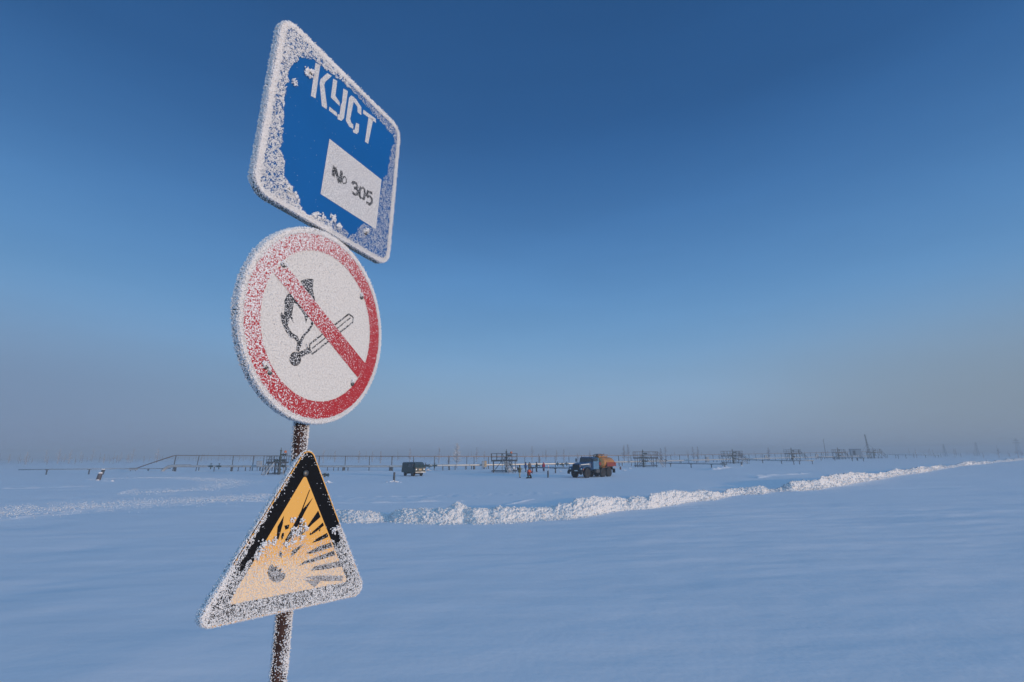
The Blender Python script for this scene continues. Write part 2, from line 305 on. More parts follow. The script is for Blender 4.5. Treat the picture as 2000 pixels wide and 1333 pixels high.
crumbs([(-120, 1010), (0, 999), (100, 992), (200, 986), (290, 981), (390, 975), (545, 966)], 4.2, 6500, .034, 'rough crumbly snow churned along the vehicle track at the left')
crumbs([(170, 937), (300, 934), (400, 935), (455, 941), (430, 950), (350, 959), (230, 964)], 3.0, 3600, .042, 'rough crumbly snow along the turning loop of the vehicle track')
crumbs([(385, 979), (455, 978), (525, 979)], .25, 260, .04, 'loose snow along a short straight ridge left of the triangular sign')
# ------------------------------------------------------------------ signs
def inpoly(x, z, P):
    ins = np.zeros(np.shape(x), bool); n = len(P)
    for i in range(n):
        x1, z1 = P[i]; x2, z2 = P[(i+1) % n]
        if z1 == z2: continue
        c = ((z1 > z) != (z2 > z)) & (x < (x2-x1)*(z-z1)/(z2-z1)+x1); ins ^= c
    return ins
OCT = np.array([(1, 0, 0), (-1, 0, 0), (0, 1, 0), (0, -1, 0), (0, 0, 1), (0, 0, -1)], float)
OCF = np.array([(4, 0, 2), (4, 2, 1), (4, 1, 3), (4, 3, 0), (5, 2, 0), (5, 1, 2), (5, 3, 1), (5, 0, 3)])
def crystals(name, P, size, nrm, parent, elong=1.0, spread=.9):
    """many small irregular rime crystals; P (n,3) roots, nrm (n,3) growth direction"""
    n = len(P); 
    if n == 0: return
    d = nrm + spread*rng.normal(size=(n, 3)); d /= np.linalg.norm(d, axis=1)[:, None]
    a = np.cross(d, rng.normal(size=(n, 3))); a /= np.linalg.norm(a, axis=1)[:, None]; b = np.cross(d, a)
    o = OCT[None]*(1+.35*rng.uniform(-1, 1, size=(n, 6, 1)))
    el = elong*rng.uniform(.8, 1.6, size=n) if np.ndim(elong) == 0 else elong*rng.uniform(.8, 1.5, size=n)
    s = size[:, None, None]
    V = P[:, None] + s*(o[..., 0:1]*a[:, None]*.8 + o[..., 1:2]*b[:, None]*.65 + (o[..., 2:3]*el[:, None, None]+el[:, None, None]*.35)*d[:, None])
    Fc = (OCF[None] + (np.arange(n)*6)[:, None, None]).reshape(-1, 3)
    ob = npmesh(name, V.reshape(-1, 3), Fc, M_frost, parent); ob['kind'] = 'stuff'; return ob
def rounded(P, r, n=7):
    out = []; k = len(P)
    for i in range(k):
        p = Vector(P[i]); a = Vector(P[i-1]); b = Vector(P[(i+1) % k]); u = (a-p).normalized(); v = (b-p).normalized()
        th = math.acos(max(-1, min(1, u.dot(v)))); t = r/math.tan(th/2); c = p + (u+v).normalized()*(r/math.sin(th/2))
        s = p+u*t; e = p+v*t; a0 = math.atan2(s.y-c.y, s.x-c.x); a1 = math.atan2(e.y-c.y, e.x-c.x); da = (a1-a0+math.pi) % (2*math.pi)-math.pi
        out += [(c.x+r*math.cos(a0+da*j/n), c.y+r*math.sin(a0+da*j/n)) for j in range(n+1)]
    return out
def inset(P, d):
    k = len(P); out = []
    for i in range(k):
        p = Vector(P[i]); a = Vector(P[i-1]); b = Vector(P[(i+1) % k])
        t1 = (p-a); t2 = (b-p); t1 = t1.normalized() if t1.length > 1e-7 else t2.normalized(); t2 = t2.normalized() if t2.length > 1e-7 else t1
        t = (t1+t2).normalized(); q = p + Vector((t.y, -t.x))*d*-1.0; out.append((q.x, q.y))
    return out
class Sign:
    def __init__(s, name, label, yaw, tx, ry, c, off, scale, cat='sign'):
        s.e = empty(name); M3 = Matrix.Rotation(yaw, 3, 'Z') @ Matrix.Rotation(tx, 3, 'X') @ Matrix.Rotation(ry, 3, 'Y')
        s.M = Matrix.Translation(c) @ M3.to_4x4(); s.e.matrix_world = s.M; s.I = s.M.inverted(); s.off = off; s.sc = scale
        tag(s.e, label, cat)
    def lp(s, x, y):                     # point of the enlarged photo -> the plate's own plane
        d = ray(s.off[0]+x/s.sc, s.off[1]+y/s.sc); o = s.I @ Vector((0, 0, H)); d = s.I.to_3x3() @ d; t = -o.y/d.y; return (o.x+d.x*t, o.z+d.z*t)
    def L(s, pts): return [s.lp(*p) for p in pts]
    def shell(s, out, m_face, m_rim, depth=.028):
        mb = MB(); n = len(out); rim = inset(out, .002); inn = inset(out, .006)
        V = [(x, 0, z) for x, z in rim] + [(x, .002, z) for x, z in out] + [(x, depth, z) for x, z in out] + [(x, depth, z) for x, z in inn] + [(x, .0035, z) for x, z in inn]
        Fs = [tuple(range(n))]; mb.add(V, Fs, 0)
        q = [(a*n+i, (a+1)*n+i, (a+1)*n+(i+1) % n, a*n+(i+1) % n) for a in range(4) for i in range(n)] + [tuple(range(5*n-1, 4*n-1, -1))]
        mb.f += q; mb.m += [0]*n + [1]*(len(q)-n)
        o = mb.build('plate', [m_face, m_rim], s.e); return o
    def flat(s, name, polys, m, lvl, parent=None):
        mb = MB()
        for P in polys:
            A = sum(P[i-1][0]*P[i][1]-P[i][0]*P[i-1][1] for i in range(len(P)))
            if A < 0: P = P[::-1]
            mb.add([(x, -.0004*lvl, z) for x, z in P], [tuple(range(len(P)))])
        return mb.build(name, m, parent or s.e)
    def stroke(s, pts, w):               # list of quads along a polyline given in plate coordinates
        P = [Vector(p) for p in pts]; Lq = []; Rq = []
        for i, p in enumerate(P):
            t = (P[min(i+1, len(P)-1)]-P[max(i-1, 0)]).normalized(); n_ = Vector((-t.y, t.x))*w/2
            Lq.append(tuple(p+n_)); Rq.append(tuple(p-n_))
        return [Lq + Rq[::-1]]
    def bolts(s, pts, r=.008):
        for p in pts:
            x, z = s.lp(*p); M = Matrix.Translation((x, -.001, z)) @ Matrix.Rotation(math.pi/2, 4, 'X')
            MB().lathe([(r, 0), (r, .003), (r*.75, .006), (r*.3, .0075)], 10, M).build('bolt', M_bolt, s.e, True)
    def clamp(s, zs, pole):
        for z in zs:
            p = s.I @ Vector((pole[0], pole[1], (s.M @ Vector((0, 0, z))).z)); mb = MB()
            mb.box((p.x, .0255, p.z), (.12, .012, .03)); mb.tube([(p.x-.035, .03, p.z), (p.x-.035, p.y, p.z), (p.x-.02, p.y+.03, p.z), (p.x+.02, p.y+.03, p.z), (p.x+.035, p.y, p.z), (p.x+.035, .03, p.z)], .005, 6)
            mb.build('clamp', M_bolt, s.e)
def disc_cov(n_m2_area, cov, s):         # how many crystals make a coverage cov on an area
    return int(-math.log(1-cov)*n_m2_area/(1.6*s*s))
POLE = (-.7455, 1.727)
def rect_edge_sample(out, n):
    P = np.array(out); Q = np.roll(P, -1, 0); Ls = np.hypot(*(Q-P).T); c = np.cumsum(Ls); t = rng.uniform(0, c[-1], n); i = np.searchsorted(c, t); i = np.minimum(i, len(P)-1)
    u = rng.uniform(0, 1, n)[:, None]; p = P[i]*(1-u)+Q[i]*u; tt = (Q-P)[i]; tt /= np.linalg.norm(tt, axis=1)[:, None]+1e-9
    return p, np.stack([tt[:, 1], -tt[:, 0]], 1)
def frost_edges(s, out, n, depth=.028, lo=.0018, hi=.0042, clean=None, fk=1.0):
    """rime growing on the rim and its turned-back edge (out is counter-clockwise)"""
    p, nn = rect_edge_sample(out, n); y = rng.uniform(-.002, depth, n); y = np.where(rng.random(n) < .45, rng.normal(0, .003, n), y)
    inward = np.abs(rng.normal(0, .008, n))*(y < .002); q = p - nn*inward[:, None]
    P = np.stack([q[:, 0], np.where(inward > .002, -.001, y), q[:, 1]], 1)
    up = np.clip(.55 - .45*nn[:, 0]*.9 + .25*nn[:, 1], .12, 1)         # windward (left) and upper edges grow most
    keep = (rng.random(n) < up) | ((y < .003) & (rng.random(n) < fk))
    if clean is not None: keep &= ~((y < .004) & inpoly(q[:, 0]-.02*nn[:, 0]*0, q[:, 1], clean) & (rng.random(n) < .93))
    Nn = np.stack([nn[:, 0], np.where(y < .003, -.5, 0), nn[:, 1]], 1)
    sz = rng.uniform(lo, hi, n)*(.6+.6*up)
    crystals('rim_frost', P[keep], sz[keep], Nn[keep], s.e, elong=1.25, spread=.5)
def frost_face(s, B, dens, size, N0, name='frost', lift=.0012):
    x = rng.uniform(B[0], B[1], N0); z = rng.uniform(B[2], B[3], N0); k = rng.random(N0) < dens(x, z); x, z = x[k], z[k]
    sz = size(x, z)*rng.uniform(.55, 1.35, len(x)); P = np.stack([x, np.full(len(x), -lift), z], 1); Nn = np.tile([-.25, -1., .1], (len(x), 1))
    return crystals(name, P, sz, Nn, s.e, elong=.95, spread=.6)
def ccw(P):
    A = sum(P[i-1][0]*P[i][1]-P[i][0]*P[i-1][1] for i in range(len(P))); return P if A > 0 else P[::-1]

# --- well pad name board
M_blue = mat('blue_enamel', (.004, .10, .33), .4, var=.06, spec=.3)
M_wht = frosty('white_paint_frosted', (.44, .45, .48), .03, scale=220, fc=(.66, .66, .67))
M_blk = frosty('black_lettering_frosted', (.012, .012, .015), -.08, scale=330)
s1 = Sign('name_board', 'tall blue rectangular board with white КУСТ lettering, frosted round its edges, topmost on the post', 1.12184, .0026756, .0440830, (-.674577, 1.7, 4.222184), (460, 20), 2.564)
W1, H1 = .66378, .712745
o1 = ccw(rounded([(-W1/2, -H1/2), (W1/2, -H1/2), (W1/2, H1/2), (-W1/2, H1/2)], .065, 12))
s1.shell(o1, M_blue, M_flange)
bo, bi = inset(o1, .003), inset(o1, .020)
mb = MB(); n_ = len(bo); mb.add([(x, -.0004, z) for x, z in bo+bi], [(i, (i+1) % n_, n_+(i+1) % n_, n_+i) for i in range(n_)]); mb.build('white_border', M_wht, s1.e)
K = []
K += [s1.L([(400, 264), (424, 276), (400, 443), (377, 430)])]
K += [s1.L([(459, 316), (482, 330), (449, 360), (444, 376), (458, 484), (455, 497), (432, 481), (421, 366), (425, 347)])]
U = [s1.L([(489, 344), (509, 355), (500, 430), (521, 462), (521, 481), (477, 438)]), s1.L([(540, 393), (562, 406), (543, 541), (530, 555), (511, 547), (511, 522), (521, 524), (528, 470), (532, 468)]), s1.L([(470, 484), (508, 515), (508, 534), (468, 504)])]
Cc = [s1.L([(580, 427), (603, 446), (630, 487), (629, 526), (611, 512), (610, 485), (591, 458), (574, 545), (580, 566), (589, 574), (589, 596), (569, 584), (552, 553), (568, 440)]), s1.L([(596, 600), (603, 565), (619, 572), (616, 612), (606, 621), (588, 612), (588, 600)])]
T = [s1.L([(640, 499), (702, 545), (703, 566), (638, 518)]), s1.L([(666, 535), (689, 548), (664, 670), (648, 660)])]
for nm, g in (('letter', K), ('letter', U), ('letter', Cc), ('letter', T)): s1.flat(nm, g, M_wht, 1)
pan = s1.L([(470, 645), (731, 850), (703, 1099), (425, 921)])
pno = s1.flat('number_plate', [pan], M_wht, 1.5)
def st(s, pts, w): return s.stroke(s.L(pts), w)
nb = []
nb += st(s1, [(495, 783), (488, 832)], .016) + st(s1, [(497, 787), (520, 868)], .016) + st(s1, [(531, 806), (522, 868)], .014)
nb += st(s1, [(543, 834), (534, 846), (534, 862), (541, 870), (553, 866), (555, 849), (549, 837), (543, 834)], .006)
nb += st(s1, [(583, 872), (590, 862), (604, 868), (611, 885), (600, 893), (592, 890)], .0125) + st(s1, [(600, 893), (612, 905), (608, 922), (596, 925), (584, 912)], .0125)
nb += st(s1, [(628, 886), (621, 905), (620, 930), (629, 946)], .0125) + st(s1, [(634, 888), (645, 898), (647, 922), (642, 944), (634, 948)], .0125)
nb += st(s1, [(684, 918), (661, 909), (657, 935)], .0125) + st(s1, [(657, 935), (670, 932), (682, 944), (681, 966), (670, 974), (654, 962)], .0125)
s1.flat('numero_sign', nb[:4], M_blk, 2.2, pno); s1.flat('number', nb[4:], M_blk, 2.2, pno)
s1.bolts([(372, 322), (265, 892), (650, 1118)], .009); s1.clamp([-.22, .16], POLE)
clean1 = s1.L([(335, 238), (400, 255), (450, 300), (520, 352), (600, 422), (680, 510), (740, 578), (785, 630), (800, 668), (778, 685), (772, 740), (755, 828), (735, 848), (735, 860), (700, 1098), (640, 1070), (612, 1090), (615, 1115), (575, 1122), (525, 1090), (500, 1040), (475, 1020), (470, 1052), (430, 1045), (400, 1018), (362, 1022), (325, 985), (315, 930), (285, 905), (270, 870), (240, 830), (245, 760), (226, 700), (236, 600), (240, 500), (248, 400), (268, 350), (268, 300), (300, 262)])
def jit(x, z, a=.010, f=60): return x + a*vn(x*f, z*f, 5), z + a*vn(x*f, z*f, 6)
lets1 = K+U+Cc+T
def inany(x, z, Ps):
    m = np.zeros(np.shape(x), bool)
    for P in Ps: m |= inpoly(x, z, P)
    return m
in1 = inset(o1, .002)
def dens1(x, z):
    xx, zz = jit(x, z, .006, 70); c = inpoly(xx, zz, clean1); inp = inpoly(x, z, pan); le = inany(x, z, lets1)
    ex = W1/2-np.abs(x); ez = H1/2-np.abs(z); e = np.minimum(ex, ez)
    tex = .62 + .38*np.sign(vn(x*150, z*150, 12)+.25)
    d = np.where(c, .0008, np.where(e < .022, 1.0, .62*tex)); d = np.where(inp, .12, d); d = np.where(le & c, .12, d)
    near = (~c) & (x > .05); d = np.where(near & (e > .022), .50*tex, d); d = np.where(near & inp, .12, d)
    return np.where(inpoly(x, z, in1), d, 0)
frost_face(s1, (-W1/2, W1/2, -H1/2, H1/2), dens1, lambda x, z: np.where(inpoly(x, z, pan) | inpoly(x, z, clean1), .0010, np.where(x < .0, .0021, .0013)), 190000)
frost_edges(s1, o1, 20000, lo=.0014, hi=.0030)
cl = s1.L([(357, 305), (352, 320), (372, 335), (380, 316), (290, 365), (258, 893), (272, 898), (300, 930), (390, 1030), (405, 1025), (485, 1035), (490, 1050), (515, 1080), (520, 1085), (645, 1110), (655, 1105), (436, 1035), (262, 885), (375, 310)])
P = np.array([(c[0], -.003, c[1]) for c in cl for _ in range(26)]) + rng.normal(0, .005, (len(cl)*26, 3))*[1, .3, 1]
crystals('frost_clump', P, rng.uniform(.003, .0055, len(P)), np.tile([-.3, -1, 0], (len(P), 1)), s1.e)

# --- round prohibition sign
M_red = frosty('red_paint_frosted', (.42, .022, .028), -.03, gx=-.20, gz=.14, scale=190)
M_white2 = frosty('white_face_frosted', (.62, .60, .58), .03, scale=150, fc=(.72, .70, .68), bmp=.0006)
s2 = Sign('prohibition_sign', 'round white sign with red ring and slash over a burning match, middle of the post', 1.21429793, .02524059, 0, (-.68852712, 1.7, 3.5099781), (440, 430), 3.175)
R2 = .35058; o2 = [(R2*math.cos(a), R2*math.sin(a)) for a in np.linspace(0, 2*math.pi, 97)[:-1]]
s2.shell(o2, M_white2, M_flange)
def ring(r0, r1, n=96):
    mb = MB(); mb.add([(r*math.cos(2*math.pi*i/n), -.0012, r*math.sin(2*math.pi*i/n)) for r in (r1, r0) for i in range(n)], [(i, (i+1) % n, n+(i+1) % n, n+i) for i in range(n)]); return mb
ring(.273, .334).build('red_ring', M_red, s2.e)
M_blk2 = frosty('black_print_frosted', (.012, .012, .015), -.035, scale=200)
fl = s2.L([(467, 378), (500, 364), (548, 367), (544, 400), (541, 430), (550, 470), (557, 500), (545, 535), (548, 560), (552, 600), (547, 640), (530, 680), (490, 722), (470, 780), (458, 818), (438, 810), (446, 762), (430, 738), (400, 728), (375, 692), (352, 640), (341, 600), (346, 568), (361, 592), (367, 560), (366, 500), (385, 460), (430, 448), (455, 425), (478, 405)])
fw = s2.L([(424, 512), (462, 552), (488, 590), (498, 642), (512, 600), (530, 625), (528, 655), (500, 690), (468, 728), (458, 752), (448, 722), (412, 700), (385, 655), (400, 606), (424, 642), (412, 590), (418, 550)])
mt = s2.flat('flame_symbol', [fl], M_blk2, 2); s2.flat('flame_centre', [fw], M_white2, 2.8, mt)
hd = [s2.lp(433+36*math.cos(a), 862+44*math.sin(a)) for a in np.linspace(0, 2*math.pi, 20)[:-1]]
stick = st(s2, [(523, 770), (645, 676), (765, 584), (792, 603), (789, 635), (670, 728), (538, 832), (528, 800), (523, 770)], .0055)[0]
def ol(pts, w): return [q for a, b in zip(pts[:-1], pts[1:]) for q in st(s2, [a, b], w)]
mtc = [hd] + st(s2, [(452, 842), (490, 822), (528, 806)], .020) + st(s2, [(500, 770), (510, 800)], .006) + ol([(523, 770), (645, 676), (765, 584), (792, 603), (789, 635), (670, 728), (538, 832), (522, 800), (523, 770)], .0062) + ol([(538, 797), (775, 607)], .0048)
s2.flat('match_symbol', mtc, M_blk2, 2.4)
bar = s2.L([(292, 322), (365, 268), (872, 897), (820, 978)])
s2.flat('red_slash', [bar], M_red, 3.4)
s2.bolts([(358, 282), (842, 482), (245, 912), (272, 948), (785, 1018)], .008); s2.clamp([-.2, .2], POLE)
def dens2(x, z):
    r = np.hypot(x, z); red = ((r > .273) & (r < .334)) | inpoly(x, z, bar); bl = (inpoly(x, z, fl) & ~inpoly(x, z, fw)) | inany(x, z, mtc)
    g = np.clip(.26 - .8*x + .75*z, .04, .8); tex = .55+.45*np.sign(vn(x*170, z*170, 12)+.1)
    d = np.where(red, g*tex, .10); d = np.where(bl & ~red, .09, d); d = np.where(r > .334, 1, d); return np.where(r > .349, 0, d)
frost_face(s2, (-R2, R2, -R2, R2), dens2, lambda x, z: np.where(np.hypot(x,z)>.334,.0022,np.clip(.0014-.0012*x+.0006*z, .0010, .0019)), 80000)
frost_edges(s2, o2, 20000, lo=.0014, hi=.0030)
cl = [(360, 262), (372, 280), (352, 272), (245, 890), (252, 900), (238, 895), (270, 930), (842, 466), (785, 1004)]; cl = s2.L(cl)
P = np.array([(c[0], -.004, c[1]) for c in cl for _ in range(22)]) + rng.normal(0, .0045, (len(cl)*22, 3))*[1, .3, 1]
crystals('frost_clump', P, rng.uniform(.0025, .0045, len(P)), np.tile([-.3, -1, 0], (len(P), 1)), s2.e)

# --- triangular explosion warning sign
M_blk3 = mat('black_paint', (.006, .007, .010), .5, var=.2, spec=.1); M_yel = mat('yellow_paint', (.80, .42, .09), .5, var=.04, vscale=8)
s3 = Sign('warning_sign', 'black-bordered yellow triangle with explosion symbol, lower half crusted in frost, lowest on the post', 1.02114543, -.06294194, .06493857, (-.70478548, 1.7, 2.74889788), (370, 800), 2.5)
h3 = .52399; o3 = ccw(rounded([(0, h3*2/3), (-h3/3**.5, -h3/3), (h3/3**.5, -h3/3)], .030))
M_blkb = frosty('black_border_rimed', (.006, .007, .010), -.13, gz=-1.1, scale=190, fc=(.22, .22, .23), spec=.1)
s3.shell(o3, M_blkb, M_steel)
edge = MB(); a_, b_ = inset(o3, .001), inset(o3, .0045); n_ = len(a_)
edge.add([(x, -.0004, z) for x, z in a_+b_], [(i, (i+1) % n_, n_+(i+1) % n_, n_+i) for i in range(n_)]); edge.build('edge_line', M_yel, s3.e)
M_yelf = frosty('yellow_paint_rimed', (.80, .42, .09), -.02, gz=-2.6, scale=170, fc=(.80, .60, .40)); M_blkf = frosty('black_print_rimed', (.006, .007, .010), -.06, gz=-1.6, scale=170, fc=(.30, .29, .30), spec=.1)
yt = ccw(rounded(s3.L([(565, 318), (772, 842), (185, 957)]), .008, 5)); yl = s3.flat('yellow_field', [yt], M_yelf, 1)
sy = [[(589, 391), (584, 394), (544, 497), (550, 497)], [(603, 430), (578, 460), (542, 500), (500, 580), (465, 640), (480, 648), (520, 588), (562, 503)], [(628, 494), (640, 525), (600, 560), (548, 612), (533, 612), (575, 572)],
      [(651, 552), (656, 567), (615, 600), (588, 616), (600, 598)], [(671, 603), (678, 622), (640, 640), (598, 652), (622, 630)], [(690, 650), (698, 672), (590, 706), (570, 702), (630, 670)], [(704, 690), (712, 712), (600, 745), (530, 765), (560, 742)],
      [(734, 740), (742, 768), (650, 783), (590, 788), (610, 766)], [(747, 812), (745, 838), (620, 838), (560, 820), (620, 812)], [(461, 519), (455, 560), (434, 636), (424, 630), (430, 572)], [(463, 568), (488, 562), (483, 582), (468, 588)],
      [(452, 604), (461, 602), (460, 622), (450, 638), (447, 622)], [(535, 555), (556, 558), (548, 580), (533, 576)], [(515, 600), (560, 575), (540, 605), (520, 625)], [(590, 600), (597, 612), (585, 614)], [(500, 690), (535, 668), (560, 655), (520, 700), (495, 722)],
      [(630, 590), (640, 583), (636, 597)], [(440, 690), (452, 700), (450, 725), (436, 715)], [(640, 838), (610, 870), (560, 830), (590, 835)]]
sy = [s3.L(q) for q in sy]; blob = [s3.lp(425+a, 800+b) for a, b in [(-45, -2), (-38, -30), (-22, -46), (-12, -30), (4, -36), (2, -14), (26, -24), (20, -4), (46, 2), (42, 20), (28, 36), (8, 45), (-15, 42), (-35, 28)]]
s3.flat('explosion_symbol', sy+[blob], M_blkf, 2, yl)
s3.bolts([(566, 312)], .011); s3.clamp([-.1, .12], POLE)
clean3 = s3.L([(560, 205), (610, 205), (650, 270), (735, 560), (718, 580), (735, 640), (722, 655), (700, 650), (690, 640), (650, 640), (610, 655), (570, 640), (560, 610), (580, 590), (500, 572), (490, 610), (455, 640), (430, 645), (350, 656), (330, 700), (300, 742), (275, 765), (252, 800), (240, 772), (330, 600), (500, 300)])
def dens3(x, z):
    xx, zz = jit(x, z, .007, 60); c = inpoly(xx, zz, clean3); y = inpoly(x, z, yt)
    tex = .6+.4*np.sign(vn(x*230, z*230, 12)+.2); d = np.where(c, .0012, np.where(y, .42*tex, .80*tex))
    tp = c & y & (z < .06); d = np.where(tp, .03, d)
    inside = inpoly(x, z, inset(o3, .002)); bd = inside & ~inpoly(x, z, inset(o3, .004)) & ~c; d = np.where(bd, .7, d)
    return np.where(inside, d, 0)
frost_face(s3, (-.31, .31, -h3/3, h3*2/3), dens3, lambda x, z: np.where(inpoly(x, z, yt), .0014, .0017), 150000)
frost_edges(s3, o3, 16000, lo=.0013, hi=.0027, fk=.22, clean=s3.L([(520, 170), (660, 170), (760, 560), (700, 640), (240, 800), (200, 760)]))
cl = s3.L([(500, 545), (545, 550), (560, 570), (530, 590), (510, 585), (570, 578), (505, 610), (350, 660), (380, 650), (410, 645), (520, 610), (545, 625), (700, 590), (715, 580), (470, 660), (500, 650), (360, 690), (330, 720)])
P = np.array([(c[0], -.004, c[1]) for c in cl for _ in range(13)]) + rng.normal(0, .0055, (len(cl)*13, 3))*[1, .4, 1]
crystals('frost_clump', P, rng.uniform(.003, .0055, len(P)), np.tile([-.3, -1, 0], (len(P), 1)), s3.e)
# --- the post
pe = empty('sign_post', (POLE[0], POLE[1], 0)); tag(pe, 'rusty brown steel post coated with frost, carrying the three signs', 'post')
MB().tube([(0, 0, -.3), (0, 0, 1.5), (0, 0, 3), (0, 0, 4.45)], .0235, 20).build('pole', M_rust, pe, True)
n = 110000; a = rng.uniform(0, 2*math.pi, n); z = rng.uniform(0, 4.4, n)
va = math.atan2(-POLE[1], -POLE[0])                    # direction towards the viewer
d1 = np.cos(a-(va-.35)); keep = rng.random(n) < np.where(d1 > .93, .10, np.where(d1 > .70, .45, .9))*np.clip(.75+.5*vn(a*3, z*22, 3), .2, 1)
a, z = a[keep], z[keep]; Nn = np.stack([np.cos(a), np.sin(a), 0*a], 1); P = Nn*.0235 + np.stack([0*a, 0*a, z], 1)
crystals('frost', P, rng.uniform(.0012, .0030, len(a)), Nn, pe, elong=1.35, spread=.55)
# ------------------------------------------------------------------ background materials
M_iron = mat('dark_steel', (.075, .080, .090), .55, .3, var=.25)
M_brown = mat('brown_steel', (.17, .11, .085), .6, .3, var=.3, vscale=.4)
M_clad = mat('pipe_cladding', (.52, .50, .48), .45, .5, var=.10, vscale=1.5)
M_pale = mat('frosted_steel', (.50, .51, .53), .7, .1)
M_green = mat('valve_green', (.05, .075, .08), .5, .2)
M_orange = mat('orange_paint', (.55, .14, .03), .5)
M_grey = mat('grey_paint', (.30, .33, .37), .5, var=.08)
M_tan = mat('tan_paint', (.50, .36, .22), .6, var=.08)
M_bark = mat('frosty_bark', (.30, .32, .36), .9, var=.3)
M_twig = mat('frosted_twigs', (.38, .40, .45), .9, var=.2)
RB = [(200, 922), (344, 921), (456, 920.6), (675, 919.5), (808, 919), (912, 917), (1054, 914), (1111, 913), (1232, 910), (1344, 905), (1520, 899), (1640, 896.5), (1720, 895), (1850, 893)]
RT = [(344, 890), (700, 891.5), (1000, 892), (1111, 891), (1232, 890), (1344, 889), (1420, 888), (1520, 886), (1640, 883.5), (1700, 882.5)]
def li(x, L_): return float(np.interp(x, [a for a, b in L_], [b for a, b in L_]))
def rY(px): return at(px, li(px, RB)).y
def scaleY(px, py, Y): return atY(px, py, Y)
# ---- the cable rack
e = empty('cable_rack', (0, 0, 0)); tag(e, 'long thin raised cable tray on tall spindly posts running behind the whole site', 'cable rack')
pts = [scaleY(268, 914.5, rY(268)), scaleY(300, 903.5, rY(300)), scaleY(338, 891, rY(338)), scaleY(344, 890, rY(344))] + [scaleY(x, li(x, RT), rY(x)) for x in list(range(400, 1700, 50))+[1700]]
mb = MB()
for a, b in zip(pts[:-1], pts[1:]):
    d = (b-a); Ln = d.length; rot = d.to_track_quat('X', 'Z').to_matrix(); mb.box((a+b)/2, (Ln, .34, .13), rot=rot)
mb.build('tray', M_brown, e)
posts = [344, 389, 456, 496, 516, 576, 624, 675, 722, 766, 808, 849, 877, 912, 926, 954, 1000, 1025, 1054, 1084, 1111, 1136, 1160, 1184, 1208, 1232, 1252, 1272, 1291, 1310, 1327, 1344, 1362, 1377, 1392, 1408]
x = 1408.0
while x < 1690: x += 14 - (x-1408)*.018; posts.append(x)
for i, x in enumerate(posts):
    Y = rY(x); t = scaleY(x, li(x, RT), Y); g = float(gz(t.x, Y)); lean = random.uniform(-.05, .05) + (.25 if i < 2 else 0)
    MB().tube([(t.x-lean, Y, g-.2), (t.x, Y, t.z-.05)], .075 if i % 3 else .095, 6).build('post', M_iron, e)
# ---- the main insulated pipe
e = empty('main_pipeline', (0, 0, 0)); tag(e, 'thick shiny metal-clad pipe rising from the ground in an elbow, below the cable tray', 'pipeline')
MP = [(316, 922), (318, 919.5), (322, 915.5), (328, 912), (336, 910.3), (370, 910.3), (376, 911), (700, 911.3), (790, 911), (850, 909.5), (940, 908.5), (1000, 907.5), (1130, 905.5), (1220, 902.3), (1300, 900.5), (1420, 897.5), (1640, 892), (1700, 891)]
P_ = [scaleY(x, y, rY(x)-1.6) for x, y in MP]
MB().tube(P_, [.30]*5+[.29]+[.21]*12, 12).build('pipe', M_clad, e, True)
bands = MB()
for x in list(range(345, 1690, 26)):
    y = li(x, MP); p = scaleY(x, y, rY(x)-1.6); bands.tube([p-Vector((.04, 0, 0)), p+Vector((.04, 0, 0))], .225 if x > 375 else .31, 10)
bands.build('joint_bands', M_grey, e)['kind'] = 'stuff'
for x in [343, 389, 419, 453, 466, 480, 489, 508, 519, 532, 560, 613, 640, 652, 661, 671, 680, 721, 762, 767, 865, 878, 889, 909, 921, 926, 945, 1010, 1025, 1100, 1120, 1160, 1215, 1240, 1300, 1330, 1360, 1400, 1460, 1500, 1545, 1610, 1650]:
    p = scaleY(x, li(x, MP), rY(x)-1.6); w = .22 if x in (343, 453, 671, 762, 926) else .09; g = float(gz(p.x, p.y))
    MB().tube([(p.x, p.y, g-.2), (p.x, p.y, p.z-.2)], w, 8).build('support', M_iron, e)
# ---- small flow lines on stub supports
def flow(pts, sups, r, label, clad=False):
    e = empty('flow_line', (0, 0, 0)); tag(e, label, 'pipeline', 'small flow lines on stub supports')
    sp = [at(a, b) for a, b in sups]; xs = [a for a, b in sups]; Ys = [p.y for p in sp]
    P = [atY(a, b, float(np.interp(a, xs, Ys))) for a, b in pts]
    MB().tube(P, r, 8).build('pipe', M_clad if clad else M_steel, e, True)
    for (a, b), p in zip(sups, sp):
        q = atY(a, float(np.interp(a, [u for u, v in pts], [v for u, v in pts])), p.y); m = MB(); m.tube([(p.x, p.y, float(gz(p.x, p.y))-.2), (p.x, p.y, q.z-r)], .10, 8); m.box((p.x, p.y, q.z-r-.02), (.5, .3, .07)); m.build('support', M_iron, e)
flow([(36, 918), (100, 917), (200, 916.3), (333, 915.5)], [(90, 927.5), (173, 926.5), (289, 921.6), (318, 921.3)], .07, 'thin low pipe on stub posts at the far left edge of the site')
flow([(1036, 913.6), (1085, 914.4), (1120, 914.8), (1146, 914.6)], [(1040, 922.5), (1085, 924), (1120, 924)], .10, 'low pipe behind the blue truck cab, nearest to the group of people')
flow([(1282, 904.6), (1310, 905), (1350, 906), (1390, 906.7), (1420, 907)], [(1310, 911.6), (1350, 914), (1390, 914.2), (1416, 914.8)], .09, 'low pipe from the stepped platform beside the truck towards the open snow')
flow([(1440, 897.6), (1490, 899.3), (1527, 900), (1590, 900)], [(1490, 905.4), (1527, 906.8), (1551, 908.3), (1562, 907.4), (1587, 906.8)], .09, 'low pipe passing in front of the third platform from the right')
flow([(1596, 893.3), (1631, 894), (1690, 894.8)], [(1604, 900), (1631, 900.2), (1665, 901.3), (1687, 901.5)], .09, 'low pipe in front of the grey shed')
